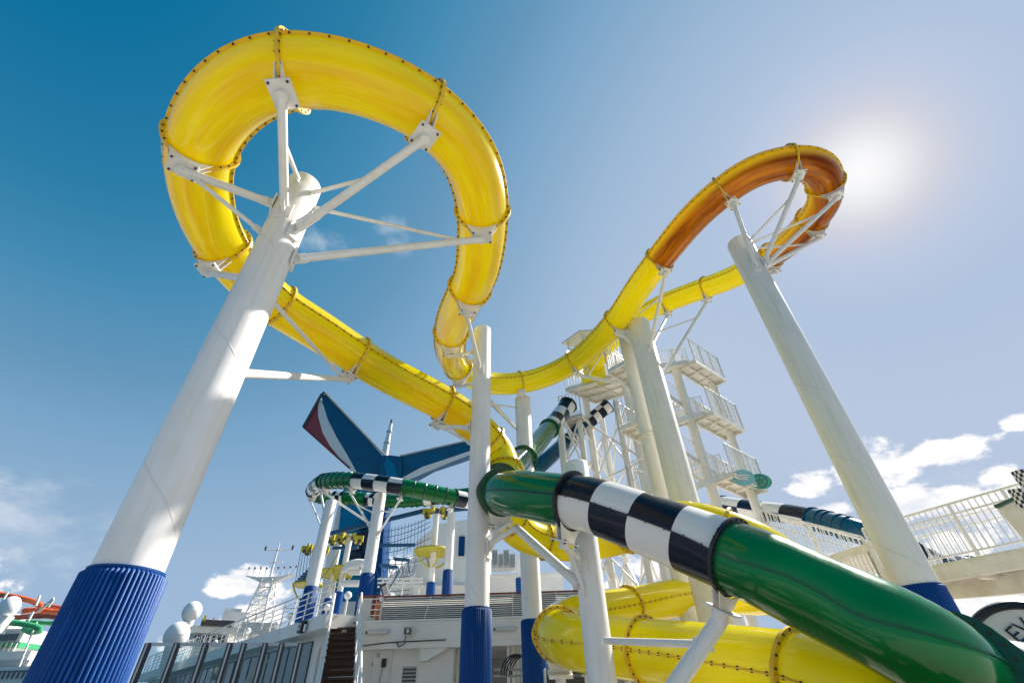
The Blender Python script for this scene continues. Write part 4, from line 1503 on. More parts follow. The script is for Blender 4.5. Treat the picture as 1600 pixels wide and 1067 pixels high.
# painted bay left of the screen
bay = thing('red_bulwark', 'red painted bulwark behind a white rail at the head of the brown stair', 'bulwark', (xa - .6, YW + .2, zdk))
MB().box((xa - .75, YW + .25, (z0l + z1l) / 2 + .1), .5, .1, z1l - z0l + .1).obj('panel', 'ship', bay, smooth=False)
MB().box((xa - .42, YW + .2, (z0l + z1l) / 2 + .1), .16, .1, z1l - z0l + .1).obj('panel', 'rust_red', bay, smooth=False)
MB().box((xa - .15, YW + .15, (z0l + z1l) / 2 - .05), .3, .1, z1l - z0l - .1).obj('panel', 'orange_p', bay, smooth=False)
MB().box((xa - .55, YW + .1, z1l + .08), 1.1, .3, .05).obj('cap_rail', 'rust_red', bay, smooth=False)
railing(bay, [(xa - 1.0, YW - .1, zdk), (xa - .02, YW - .1, zdk)], z1l - zdk - .05, None, hbars=(.25, .5, .75), post_sp=.5, rb=.02, rp=.022)

# brown stair rising away from the main deck
sA, sB = VY(526, 1064, 17.6), VY(536, 974, 21.6)
stair = thing('brown_stair', 'dark brown open stair climbing to the upper deck beside the deck house', 'stair', (sA.x, 15.0, 0))
slope = (sB.z - sA.z) / (sB.y - sA.y)
bot = Vector((sA.x - (sB.x - sA.x) / (sB.y - sA.y) * (sA.z / slope), sA.y - sA.z / slope, 0.05))
top = Vector((sB.x, sB.y, sB.z))
wst = (VY(555, 974, 21.6) - VY(516, 974, 21.6)).x
nst = 20
me = MB().box((0, 0, 0), wst, .30, .05).mesh('tread', 'wood', (0, 0, 0), smooth=False)
mr_ = MB().box((0, 0, 0), wst, .02, .12).mesh('riser', 'wood', (0, 0, 0), smooth=False)
for k in range(nst):
    q = bot.lerp(top, (k + 1) / nst)
    shared('tread', me, stair, q)
    shared('riser', mr_, stair, q + Vector((0, .14, -.085)))
for q, m in ((-1, 'white'), (1, 'white')):
    o = Vector((wst / 2 + .05, 0, 0)) * q
    MB().beam(bot + o, top + o, .06, .32).obj('stringer', m, stair, smooth=False)
    railing(stair, [bot + o, top + o], 1.1, None, hbars=(.45,), mid=(), post_sp=1.1, rp=.03, rt=.04)
MB().beam(bot + Vector((-wst / 2 - .02, -.03, .2)), top + Vector((-wst / 2 - .02, -.03, .2)), .05, .06).obj('handrail_strip', 'orange_p', stair, smooth=False)
MB().box((top.x, top.y + .8, top.z - .04), wst, 1.4, .07).obj('head_landing', 'wood', stair, smooth=False)

# ---------------------------------------------------------------- left wing: upper deck edge, its rail and glazed side
pA = VH(511, 957, 22.0)
dirL = Vector((sin(radians(-43.5)), cos(radians(-43.5)), 0))
pB = pA + dirL * 34
nrmL = Vector((-dirL.y, dirL.x, 0))
nrmL = nrmL if nrmL.dot(-pA) > 0 else -nrmL
wingh = thing('port_deck_wing', 'white upper deck wing running away at left above a row of dark windows', 'deck wing', (pA.x, pA.y, 0))
MB().prism([pA - Vector((0, 0, .5)), pB - Vector((0, 0, .5)), pB - nrmL * 9 - Vector((0, 0, .5)), pA - nrmL * 9 - Vector((0, 0, .5))][::-1], (0, 0, .5)).obj('deck_edge', 'ship', wingh, smooth=False)
i1, i2 = pA - nrmL * .8, pB - nrmL * .8
MB().prism([Vector((p.x, p.y, 0)) for p in (i1, i2, i2 - nrmL * 6, i1 - nrmL * 6)][::-1], (0, 0, pA.z - .5)).obj('wall', 'ship', wingh, smooth=False)
for k in range(11):
    a = i1 + dirL * (2.6 + k * 2.45)
    w = [a + nrmL * .03, a + dirL * 2.2 + nrmL * .03]
    zb, zt = .6, pA.z - .65
    f = MB().prism([Vector((w[0].x, w[0].y, zb)), Vector((w[1].x, w[1].y, zb)), Vector((w[1].x, w[1].y, zt)), Vector((w[0].x, w[0].y, zt))], nrmL * .05).obj('window', 'tank', wingh, smooth=False)
    MB().beam(Vector((w[0].x, w[0].y, 2.1)) + nrmL * .07, Vector((w[1].x, w[1].y, 2.1)) + nrmL * .07, .04, .07).obj('mullion', 'ship', f, smooth=False)
    m_ = (w[0] + w[1]) / 2 + nrmL * .07
    MB().cyl((m_.x, m_.y, zb), (m_.x, m_.y, zt), .035, n=6).obj('mullion', 'ship', f)
# panelled return by the stair with a blue stripe pipe
for k in range(4):
    a = i1 + dirL * (.15 + k * .55) + nrmL * .06
    MB().cyl((a.x, a.y, 0), (a.x, a.y, pA.z - .95), .045, n=8).obj('rib', 'ship', wingh)
a = i1 + dirL * .45 + nrmL * .2
MB().cyl((a.x, a.y, 0), (a.x, a.y, pA.z - 1.6), .12, n=12).obj('pipe_cover', 'pad', wingh)
MB().cyl((a.x, a.y, pA.z - 1.6), (a.x, a.y, pA.z - .95), .05, n=12).obj('pipe', 'white', wingh)
rl = thing('deck_rail', 'grey and white deck railing along the upper deck at left, running towards the radar domes', 'railing', (pA.x, pA.y, pA.z), 'deck railings')
railing(rl, [pA - nrmL * .1, pA - nrmL * .1 + dirL * 33], 1.1, None, hbars=(.2, .4, .6, .8), post_sp=1.25, rb=.02, rp=.03, rt=.035)
rl2 = thing('deck_rail', 'second white railing set back behind the upper deck rail at left', 'railing', (pA.x - 4, pA.y + 8, pA.z), 'deck railings')
railing(rl2, [pA - nrmL * 5 + dirL * 6, pA - nrmL * 5 + dirL * 27], 1.2, None, hbars=(.3, .6), post_sp=1.6, rb=.03, rp=.04, rt=.045)
MB().prism([pA - nrmL * 5.2 + dirL * 6, pA - nrmL * 5.2 + dirL * 27, pA - nrmL * 8 + dirL * 27, pA - nrmL * 8 + dirL * 6], (0, 0, .9)).obj('locker_bank', 'ship', wingh, smooth=False)
for k in range(7):
    c = pA - nrmL * (1.3 + (k % 2) * .5) + dirL * (1.2 + k * 3.1)
    o = thing('deck_lantern', 'round white deck light, ' + ['nearest to the head of the brown stair', 'second from the brown stair', 'third from the brown stair', 'fourth from the brown stair', 'third from the far end of the rail', 'second from the far end of the rail', 'at the far end of the rail'][k], 'lamp', c, 'round deck lights')
    MB().cyl(c, c + Vector((0, 0, .8)), .05, n=8).obj('post', 'white', o)
    MB().sphere(c + Vector((0, 0, .92)), .16, 14).obj('globe', 'dome', o)
# loudspeaker on the fascia
c = pA + dirL * 1.9 + nrmL * .12 - Vector((0, 0, .27))
sp = thing('loudspeaker', 'square black loudspeaker on the white upper deck edge left of the stair', 'loudspeaker', c)
MB().box(c, .40, .2, .42, (dirL, nrmL, ZUP)).obj('cabinet', 'black', sp, smooth=False)
MB().cyl(c + nrmL * .1, c + nrmL * .12, .14, n=20).obj('cone', 'steel', sp)
MB().cyl(c + nrmL * .12, c + nrmL * .13, .06, n=14).obj('dust_cap', 'black', sp)
MB().cyl(c - dirL * .3 + Vector((0, 0, .06)), c - dirL * .3 - Vector((0, 0, .2)), .05, n=10).obj('bracket', 'white', sp)

# glass wind screen in the left foreground
gs = thing('glass_windscreen', 'row of clear glass panels in steel posts at lower left before the deck wing', 'wind screen', VZ(350, 1006, 3.0) * 1)
gs.location.z = 0
gx = [232, 277, 322, 360, 382, 415, 441, 470]
gp = []
gA, gB = VZ(232, 1006, 3.0), VZ(470, 1006, 3.0)
for x in gx:
    r = ray(x, 1006)
    # meet of the view direction with the vertical plane through gA-gB
    n2 = Vector((gB.y - gA.y, -(gB.x - gA.x), 0))
    t = (gA - EYE).dot(n2) / r.dot(n2)
    q = EYE + r * t
    gp.append(Vector((q.x, q.y, 0)))
tn = n2.normalized()
tn = tn if tn.y < 0 else -tn
run = (gB - gA)
run.z = 0
run.normalize()
for p in gp:
    MB().beam((p.x, p.y, 0), (p.x, p.y, 3.02), .13, .10, tn).obj('post', 'dark', gs, smooth=False)
    MB().beam((p.x, p.y, 0) + tn * .07 if False else (p.x + tn.x * .07, p.y + tn.y * .07, 0), (p.x + tn.x * .07, p.y + tn.y * .07, 3.0), .04, .03, tn).obj('post_cover', 'steel', gs, smooth=False)
for a, b in zip(gp[:-1], gp[1:]):
    for z, w in ((3.0, .07), (1.95, .05), (.5, .08)):
        MB().beam((a.x, a.y, z), (b.x, b.y, z), .06, w).obj('rail', 'steel', gs, smooth=False)
    aa, bb = a.lerp(b, .06), a.lerp(b, .94)
    MB().prism([(aa.x, aa.y, .55), (bb.x, bb.y, .55), (bb.x, bb.y, 2.95), (aa.x, aa.y, 2.95)], tn * .012).obj('pane', 'glass', gs, smooth=False)
# notice sheet behind the glass
c = (gp[4] + gp[5]) / 2 + Vector((0, .35, 0))
no = thing('paper_notice', 'white paper notice stuck behind the fifth glass panel of the wind screen', 'notice', (c.x, c.y, 2.5))
MB().prism([(c.x - .22, c.y, 2.1), (c.x + .1, c.y, 2.05), (c.x + .25, c.y, 2.72), (c.x - .07, c.y, 2.75)], (0, .01, 0)).obj('sheet', 'fwhite', no, smooth=False)

# ---------------------------------------------------------------- things farther forward on the ship
for x, y, rr, d, lab in ((276, 992, 19, 42, 'larger white radar dome just above the glass wind screen at lower left'), (300, 955, 15, 46, 'smaller white radar dome on a post, upper one of the pair at left')):
    H = d
    c = VH(x, y, H)
    dist = (c - EYE).length
    R_ = rr / F * dist * .66
    o = thing('radar_dome', lab, 'radar dome', (c.x, c.y, c.z - R_), 'white radar domes')
    MB().sphere(c, R_, 32, 1.06).obj('radome', 'dome', o, angle=60)
    MB().cyl((c.x, c.y, c.z - R_ - 1.6), (c.x, c.y, c.z - R_ * .8), R_ * .35, R_ * .6, n=18).obj('pedestal', 'ship', o)
    MB().cyl((c.x, c.y, c.z - .03), (c.x, c.y, c.z + .03), R_ * 1.012, n=32).obj('seam_band', 'dome', o)
fh = thing('forward_superstructure', 'white forward superstructure with dark window bands between the radar domes and the lattice mast', 'superstructure', VH(340, 1000, 46))


def fblock(x0, y0, x1, y1, H, dp, m, nm, par):
    a, b = VH(x0, (y0 + y1) / 2, H), VH(x1, (y0 + y1) / 2, H)
    zt, zb = VH((x0 + x1) / 2, y0, H).z, VH((x0 + x1) / 2, y1, H).z
    n = Vector((b.y - a.y, a.x - b.x, 0)).normalized()
    n = -n if n.dot(a) < 0 else n
    return MB().prism([Vector((a.x, a.y, zb)), Vector((b.x, b.y, zb)), Vector((b.x, b.y, zb)) + n * dp, Vector((a.x, a.y, zb)) + n * dp], (0, 0, zt - zb)).obj(nm, m, par, smooth=False)


fblock(300, 985, 352, 1040, 46, 6, 'ship', 'lower_block', fh)
fblock(298, 978, 376, 989, 45.6, 6, 'ship', 'bridge_roof', fh)
fblock(302, 992, 350, 1008, 45.8, .2, 'dark', 'window_band', fh)
for k in range(6):
    fblock(305 + k * 8, 992, 306.5 + k * 8, 1008, 45.7, .1, 'ship', 'mullion', fh)
fblock(314, 968, 366, 977, 45, 4, 'dark', 'awning', fh)
fblock(346, 955, 384, 978, 50, 5, 'ship', 'upper_block', fh)
fblock(352, 950, 378, 955, 50.5, 4, 'ship', 'upper_block', fh)
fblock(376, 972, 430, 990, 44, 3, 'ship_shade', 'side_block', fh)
fblock(318, 961, 322, 969, 44.8, .4, 'flange_y', 'signal_marker', fh)
fblock(333, 964, 335, 969, 44.8, .4, 'orange_p', 'signal_marker', fh)
# lattice signal mast
lm = thing('signal_mast', 'white lattice signal mast with cross arms and lamps on the horizon at left', 'mast', VH(403, 950, 52))
mb_, mt_ = VH(398, 950, 52), VH(410, 905, 52)
b0, t0_ = VH(398, 950, 52), VH(398, 905, 52)
cx = Vector((mb_.x + .6, mb_.y, 0))
hm = t0_.z - b0.z
lat = []
for sx_, sy_ in ((-1, -1), (1, -1), (1, 1), (-1, 1)):
    a = Vector((cx.x + sx_ * 1.0, cx.y + sy_ * 1.0, b0.z - 2))
    b = Vector((cx.x + sx_ * .45, cx.y + sy_ * .45, t0_.z))
    lat.append((a, b))
    MB().cyl(a, b, .09, n=8).obj('mast_leg', 'ship', lm)
for k in range(6):
    for q in range(4):
        a, b = lat[q], lat[(q + 1) % 4]
        MB().cyl(a[0].lerp(a[1], k / 6), b[0].lerp(b[1], (k + 1) / 6), .05, n=6).obj('lattice_bar', 'ship', lm)
        MB().cyl(a[0].lerp(a[1], k / 6), b[0].lerp(b[1], k / 6), .05, n=6).obj('lattice_bar', 'ship', lm)
yt_ = t0_.z
MB().prism([(cx.x - 2.3, cx.y - .3, yt_ + .4), (cx.x - .6, cx.y - .3, yt_ - .25), (cx.x + .6, cx.y - .3, yt_ - .25), (cx.x + 2.3, cx.y - .3, yt_ + .4), (cx.x + 1, cx.y - .3, yt_ + .2), (cx.x - 1, cx.y - .3, yt_ + .2)], (0, .6, 0)).obj('yard', 'ship', lm, smooth=False)
MB().cyl((cx.x, cx.y, yt_), (cx.x, cx.y, yt_ + 3.2), .12, .06, n=8).obj('pole', 'ship', lm)
MB().cyl((cx.x - 1.2, cx.y, yt_ + 2.6), (cx.x + 1.4, cx.y, yt_ + 2.6), .06, n=6).obj('cross_arm', 'ship', lm)
MB().cyl((cx.x - .6, cx.y, yt_ + 1.5), (cx.x + .8, cx.y, yt_ + 1.5), .05, n=6).obj('cross_arm', 'ship', lm)
for k in range(9):
    x = cx.x - 2.2 + k * .55
    zz = yt_ + .5 + abs(k - 4) * .02
    MB().cyl((x, cx.y, zz - .3), (x, cx.y, zz + .4), .035, n=6).obj('lamp_stalk', 'ship', lm)
    MB().cyl((x, cx.y, zz + .4), (x, cx.y, zz + .56), .08, n=8).obj('signal_lamp', 'dark' if k % 2 else 'rust_red', lm)
for x in (-1.2, 1.4):
    MB().cyl((cx.x + x, cx.y, yt_ + 2.6), (cx.x + x, cx.y, yt_ + 2.95), .1, n=8).obj('signal_lamp', 'dark', lm)

# ---------------------------------------------------------------- ropes course
YR = 38.0
dh = thing('upper_deck_house', 'plain white upper deck house behind the ropes course, left of the middle column', 'deck house', VY(690, 930, 42))
pl = [(645, 935), (645, 912), (650, 846), (684, 819), (726, 812), (760, 812), (760, 935)]
a = [VY(x, y, 42) for x, y in pl]
MB().prism(a, (0, 7, 0)).obj('wall', 'ship', dh, smooth=False)
pl = [(600, 912), (602, 905), (648, 868), (648, 912)]
MB().prism([VY(x, y, 41) for x, y in pl], (0, 5, 0)).obj('side_wall', 'ship', dh, smooth=False)
fbx = [VY(722, 838, 41.9), VY(722, 868, 41.9)]
MB().box((fbx[0].x, 41.9, (fbx[0].z + fbx[1].z) / 2), .5, .2, abs(fbx[0].z - fbx[1].z)).obj('window', 'fnavy', dh, smooth=False)
MB().prism([VY(655, 916, 41.7), VY(728, 916, 41.7), VY(728, 913, 41.7), VY(655, 913, 41.7)], (0, .3, 0)).obj('ledge', 'ship', dh, smooth=False)
dh2 = thing('low_deck_house', 'long pale deck house behind the louvred screen between the white columns', 'deck house', VY(800, 930, 36))
MB().prism([VY(x, y, 36) for x, y in ((765, 935), (765, 898), (880, 895), (880, 935))], (0, 5, 0)).obj('wall', 'ship', dh2, smooth=False)
MB().prism([VY(x, y, 35.9) for x, y in ((765, 901), (765, 897), (880, 893), (880, 898))], (0, 5.4, 0)).obj('roof_edge', 'ship', dh2, smooth=False)
mc = thing('davit_machinery', 'grey ribbed casing standing above the low deck house, seen between two columns', 'machinery', VY(790, 895, 34))
for k in range(4):
    a = VY(774 + k * 9, 890, 34 + k * .5)
    b = VY(774 + k * 9, 862 + (k % 2) * 6, 34 + k * .5)
    MB().box((a.x, a.y, (a.z + b.z) / 2), .42, 1.2, b.z - a.z).obj('casing', 'ship_shade', mc, smooth=False)
    MB().box((a.x, a.y - .62, (a.z + b.z) / 2), .3, .04, (b.z - a.z) * .7).obj('hatch', 'steel', mc, smooth=False)
cpost = thing('slim_post', 'slim white post with a blue foot between the two middle columns', 'post', VY(812, 925, 33))
a, b, c = VY(812, 927, 33), VY(811, 903, 33), VY(810, 868, 33)
MB().cyl(Vector((a.x, 33, zdk)), Vector((a.x, 33, b.z)), .24, n=16).obj('padding', 'pad', cpost)
MB().cyl(Vector((a.x, 33, b.z)), Vector((a.x, 33, c.z)), .17, n=16).obj('shaft', 'shaft', cpost)


def rope_station(px, py_disc, Y, r_px, py_top, py_pad, py_foot, label, gear=True, disc=True):
    foot = VY(px, py_foot, Y)
    base = Vector((foot.x, Y, zdk))
    t = thing('rope_station', label, 'ropes course platform', base, 'yellow platforms of the ropes course')
    zt = VY(px, py_top, Y).z
    zp = VY(px, py_pad, Y).z
    MB().cyl(base, (base.x, Y, zp), .29, n=18).obj('padding', 'pad', t)
    MB().cyl((base.x, Y, zp), (base.x, Y, zt), .2, n=18).obj('pole', 'shaft', t)
    if disc:
        c = VY(px, py_disc, Y)
        R_ = r_px / F * (c - EYE).length
        MB().cyl((base.x, Y, c.z - .05), (base.x, Y, c.z + .05), R_, n=36).obj('platform', 'disc', t)
        MB().tube([(base.x + cos(2 * pi * k / 36) * R_, Y + sin(2 * pi * k / 36) * R_, c.z) for k in range(36)], .09, n=6, closed=True).obj('rim', 'disc', t)
        for q in range(4):
            a = q * pi / 2 + .5
            pts = [(base.x + cos(a) * R_ * f, Y + sin(a) * R_ * f, c.z - .1 - (1 - f) ** 1.0 * .9 - .25 * sin(pi * f)) for f in (1, .8, .6, .4, .2, .05)]
            MB().tube(pts, .06, n=6).obj('strut', 'disc', t)
    if gear:
        for k in range(7):
            a = 2 * pi * k / 7
            q = Vector((base.x + cos(a) * .75, Y + sin(a) * .75, zt - .35))
            MB().box(q, .5, .16, .42, (Vector((cos(a), sin(a), 0)), Vector((-sin(a), cos(a), 0)), ZUP)).obj('trolley_plate', 'disc', t, smooth=False)
            MB().cyl(q + Vector((0, 0, -.25)), q + Vector((0, 0, -.05)), .14, n=10).obj('pulley', 'dark', t)
            MB().beam((base.x, Y, zt - .2), q, .08, .12).obj('spoke', 'disc', t, smooth=False)
    return t, base, zt


s1, b1, zt1 = rope_station(672, 862, 33, 26, 794, 910, 932, 'yellow disc platform on a white pole with blue foot, nearest to the middle column')
s2, b2, zt2 = rope_station(470, 914, 36, 17, 852, 935, 960, 'low yellow disc platform at the far left edge of the ropes course')
s3, b3, zt3 = rope_station(508, 896, 39, 24, 838, 935, 960, 'yellow disc platform just behind the leftmost far column')
s4, b4, zt4 = rope_station(524, 888, 35, 14, 835, 925, 960, 'yellow disc platform partly hidden at the left of the blue funnel', disc=True)
# dark blue beams and cable nets
net = thing('ropes_course_frame', 'dark blue beams, cables and hanging steps of the ropes course left of the middle column', 'ropes course', (b1.x, 33, zdk))


def bb_(x0, y0, x1, y1, Y0, Y1, w=.16, h=.28, nm='beam'):
    MB().beam(VY(x0, y0, Y0), VY(x1, y1, Y1), w, h).obj(nm, 'blue_steel', net, smooth=False)


bb_(517, 833, 662, 798, 36, 33)
bb_(662, 800, 740, 793, 33, 32)
bb_(520, 856, 560, 855, 36, 35.5, .12, .2)
bb_(588, 852, 649, 851, 34, 33, .12, .2)
bb_(485, 860, 510, 845, 37, 36, .14, .25)
bb_(616, 873, 640, 875, 34, 34, .5, .12, 'hanging_step')
bb_(594, 883, 616, 887, 34, 34, .5, .12, 'hanging_step')
bb_(600, 884, 622, 886, 35, 35, .5, .12, 'hanging_step')
for k in range(6):
    bb_(463 + k * 4, 909 - k * 4, 486 + k * 2, 907 - k * 4, 36.5 + k * .3, 36.5 + k * .3, .5, .12, 'hanging_step')


def cable(x0, y0, x1, y1, Y0, Y1, sag=.0, r=.022):
    a, b = VY(x0, y0, Y0), VY(x1, y1, Y1)
    pts = [a.lerp(b, k / 8) - Vector((0, 0, sag * 4 * (k / 8) * (1 - k / 8))) for k in range(9)]
    MB().tube(pts, r, n=4).obj('cable', 'blue_steel', net)


for k, (y0, y1) in enumerate(((822, 808), (832, 815), (842, 822), (856, 840), (866, 858), (872, 870))):
    cable(596, y0 + 8, 672, y1, 34, 33, .2)
for k in range(13):
    x = 602 + k * 5.2
    y0_ = 826 - k * 1.3
    cable(x, y0_, x - 2.5, 872 - (k % 3) * 6, 34, 34)
for k in range(5):
    cable(598 + k * 10, 872, 610 + k * 10, 872, 34, 34, .9)
    cable(598 + k * 10, 890 - k * 2, 614 + k * 9, 890 - k * 2, 34.5, 34.5, .7)
for k in range(5):
    cable(470 + k * 4, 862 - k * 2, 462 + k * 5, 905 - k, 36, 36)
    cable(588, 905 + k * 7, 640, 900 + k * 7, 35, 35, 0, .03)
cable(520, 832, 560, 832, 36, 36)
cable(487, 905, 530, 860, 36, 36, .8)
cable(524, 880, 545, 862, 36, 36, .6)
cable(585, 884, 640, 887, 34, 34, 1.1)
cable(440, 950, 470, 950, 40, 40)
# white frame and lamp arm beyond the screen
wf = thing('searchlight', 'grey searchlight on a slanting arm above the left end of the louvred screen', 'searchlight', VY(602, 928, 23))
MB().cyl(VY(625, 893, 23.4), VY(603, 928, 23), .055, n=8).obj('arm', 'steel', wf)
MB().box(VY(602, 922, 22.9), .30, .4, .5, (Vector((.9, 0, .43)), Vector((0, 1, 0)), Vector((-.43, 0, .9)))).obj('housing', 'dark', wf, smooth=False)
MB().box(VY(602, 922, 22.6), .22, .05, .38, (Vector((.9, 0, .43)), Vector((0, 1, 0)), Vector((-.43, 0, .9)))).obj('lens', 'lamp', wf, smooth=False)
wr = thing('mid_deck_rail', 'white rails across the gap beside the blue funnel, behind the searchlight', 'railing', VY(620, 928, 34), 'deck railings')
for y in (904, 910, 916):
    MB().beam(VY(590, y, 34), VY(660, y - 1, 34), .09, .10).obj('bar', 'white', wr, smooth=False)
for x in (596, 628, 654):
    q = VY(x, 925, 34)
    MB().cyl((q.x, q.y, zdk), (q.x, q.y, VY(x, 903, 34).z), .05, n=8).obj('post', 'white', wr)
tk = thing('spiral_tank', 'white curved pipe and tank head low on the face of the blue funnel', 'pipework', VY(550, 893, 32))
MB().tube([VY(540 + 20 * (1 - cos(t)), 893 - 13 * sin(t), 32) for t in [k * .26 for k in range(9)]], .28, n=10).obj('pipe', 'ship', tk)
MB().tube([VY(540 + 14 * (1 - cos(t)), 893 - 8 * sin(t), 31.8) for t in [k * .26 for k in range(9)]], .16, n=10).obj('pipe', 'ship', tk)
MB().cyl(VY(533, 911, 32), VY(562, 911, 32), .2, n=12).obj('pipe', 'ship', tk)
MB().cyl(VY(546, 893, 32), VY(564, 893, 32), .2, n=12).obj('pipe', 'ship', tk)

# ---------------------------------------------------------------- right: footbridge, railings, flags, signs
br = thing('footbridge', 'white railed footbridge crossing at right behind the tall leaning-looking column', 'footbridge', VH(1500, 890, 15))
bA, bB = VH(1400, 893, 15.9), VH(1600, 879, 14.7)
zz = bA.z
bB = Vector((bB.x, bB.y, bA.z - .1))
dB = (bB - bA)
bA = bA - dB * .12
bB = bB + dB * .6
dn_ = Vector((dB.y, -dB.x, 0)).normalized()
dn_ = dn_ if dn_.dot(Vector((bA.x, bA.y, 0))) > 0 else -dn_
railing(br, [bA, bB], 1.12, .135, m='white', mid=(.8,), post_sp=1.15, rb=.014, rp=.035, rt=.03)
railing(br, [bA + dn_ * 1.4, bB + dn_ * 1.4], 1.12, .16, m='white', mid=(.8,), post_sp=1.5, rb=.012, rp=.03, rt=.025)
MB().prism([bA + Vector((0, 0, -.06)), bB + Vector((0, 0, -.06)), bB + dn_ * 1.45 + Vector((0, 0, -.06)), bA + dn_ * 1.45 + Vector((0, 0, -.06))], (0, 0, .05)).obj('deck_plate', 'cream', br, smooth=False)
for o in (Vector((0, 0, 0)), dn_ * 1.4):
    MB().beam(bA + o - Vector((0, 0, .22)), bB + o - Vector((0, 0, .22)), .1, .31).obj('side_beam', 'cream', br, smooth=False)
ar = []
nA = 16
for k in range(nA + 1):
    f = k / nA
    ar.append((bA.lerp(bB, f), .40 + .32 * (1 - (1 - f) ** 2)))
b = MB()
n0 = len(b.v)
for q, dpt in ar:
    c0 = q + dn_ * .55
    for off in (0, .28):
        b.v.append(c0 + dn_ * off + Vector((0, 0, -.37)))
        b.v.append(c0 + dn_ * off + Vector((0, 0, -.37 - dpt * .55)))
for k in range(nA):
    i = k * 4
    b.f += [[i, i + 1, i + 5, i + 4], [i + 2, i + 6, i + 7, i + 3], [i + 1, i + 3, i + 7, i + 5], [i, i + 4, i + 6, i + 2]]
b.f += [[0, 2, 3, 1], [nA * 4, nA * 4 + 1, nA * 4 + 3, nA * 4 + 2]]
b.obj('arched_girder', 'cream', br, smooth=False)
for f in (.15, .45, .75):
    q = bA.lerp(bB, f)
    MB().beam(q - Vector((0, 0, .36)), q + dn_ * 1.4 - Vector((0, 0, .36)), .1, .14).obj('cross_beam', 'cream', br, smooth=False)
for f in (.02, .98):
    q = bA.lerp(bB, f) + dn_ * .7
    MB().cyl((q.x, q.y, 0), (q.x, q.y, q.z - .35), .12, n=14).obj('post', 'white', br)
r3 = thing('stair_rail', 'white barred railing sloping down behind the green tube, left of the tall right column', 'railing', VH(1290, 850, 17), 'white barred railings')
q0, q1, q2 = VH(1196, 800, 19.5), VH(1345, 838, 17.2), VH(1405, 905, 16.6)
for a, b2_ in ((q0, q1), (q1, q2)):
    U1 = Vector((0, 0, 1.7))
    railing(r3, [a - U1, b2_ - U1], 1.7, .16, m='white', mid=(.74,), post_sp=1.5, rb=.015, rp=.035, rt=.03)
r4 = thing('stair_rail', 'second white barred railing just behind the first, left of the tall right column', 'railing', VH(1290, 830, 19), 'white barred railings')
q0, q1 = VH(1180, 795, 21), VH(1372, 850, 19.5)
U1 = Vector((0, 0, 1.5))
railing(r4, [q0 - U1, q1 - U1], 1.5, .19, m='white', post_sp=1.8, rb=.015, rp=.035, rt=.03)
pf = thing('raised_walkway', 'cream raised walkway behind the white barred railings at right', 'walkway', VH(1300, 900, 17.5))
w = [VH(1185, 850, 19.5), VH(1420, 915, 16.7), VH(1420, 905, 20), VH(1200, 845, 23)]
zl = w[0].z
MB().prism([Vector((p.x, p.y, zl - 1.2)) for p in w], (0, 0, .2)).obj('floor_plate', 'cream', pf, smooth=False)
for k in range(3):
    q = w[0].lerp(w[1], .1 + k * .4)
    MB().cyl((q.x, q.y, 0), (q.x, q.y, zl - 1.2), .12, n=12).obj('post', 'white', pf)
# sign panel at the bridge end with small chequered emblem
sg_ = thing('gate_panel', 'white panel with dark teal top edge and chequered emblem, right end of the footbridge', 'sign', VH(1596, 850, 13.9))
c0, c1 = VH(1594, 830, 14.1), VH(1680, 830, 13.6)
zt, zb = VH(1590, 788, 14.0).z, VH(1590, 868, 14.0).z
nn = Vector((c1.y - c0.y, c0.x - c1.x, 0)).normalized()
nn = nn if nn.dot(Vector((c0.x, c0.y, 0))) < 0 else -nn
MB().prism([Vector((c0.x, c0.y, zb)), Vector((c1.x, c1.y, zb)), Vector((c1.x, c1.y, zt)), Vector((c0.x - .14, c0.y, zt))], -nn * .06).obj('panel', 'cream', sg_, smooth=False)
MB().beam(Vector((c0.x - .14, c0.y, zt + .04)), Vector((c1.x, c1.y, zt + .1)), .12, .06).obj('top_trim', 'teal_metal', sg_, smooth=False)
xx = (c1 - c0)
xx.z = 0
xx.normalize()
for r_ in range(3):
    for k in range(5):
        if (r_ + k) % 2:
            q = VH(1592, 806, 13.98) + xx * (k * .07) - Vector((0, 0, r_ * .07 - k * .012)) + nn * .012
            MB().box(q, .07, .012, .07, (xx, nn, ZUP)).obj('emblem_square', 'black_paint', sg_, smooth=False)
# chequered flags
for (x0, y0, x1, y1, lab) in ((1582, 752, 1640, 722, 'upper small chequered flag at the right edge above the footbridge'), (1577, 780, 1640, 756, 'lower small chequered flag at the right edge above the footbridge')):
    a = VH(x0, y0 - 15, 13.8)
    b_ = VH(x1, y1, 13.4)
    ax = (b_ - a)
    o = thing('chequered_flag', lab, 'flag', b_, 'chequered flags')
    W, Hh = ax.length, .36
    ax.normalize()
    nv = ax.cross(ZUP).normalized()
    uu = nv.cross(ax)
    uu = uu if uu.z > 0 else -uu
    nx, ny_ = 16, 5
    for col, par in (('black_paint', 0), ('fwhite', 1)):
        b = MB()
        for i in range(nx):
            for jj in range(ny_):
                if (i + jj) % 2 == par:
                    P_ = []
                    for di, dj in ((0, 0), (1, 0), (1, 1), (0, 1)):
                        u = (i + di) / nx
                        v = (jj + dj) / ny_
                        P_.append(a + ax * (u * W + (.08 * (v - .5) * (1 if u < .01 else 0))) - uu * (v * Hh) + nv * (.05 * sin(u * 9 + v)))
                    b.prism(P_, nv * .006)
        b.obj('black_squares' if par == 0 else 'white_squares', col, o, smooth=False)
    MB().cyl(b_ + Vector((0, 0, .2)) + ax * .02, Vector((b_.x, b_.y, zt)) + ax * .02, .02, n=8).obj('staff', 'white', o)
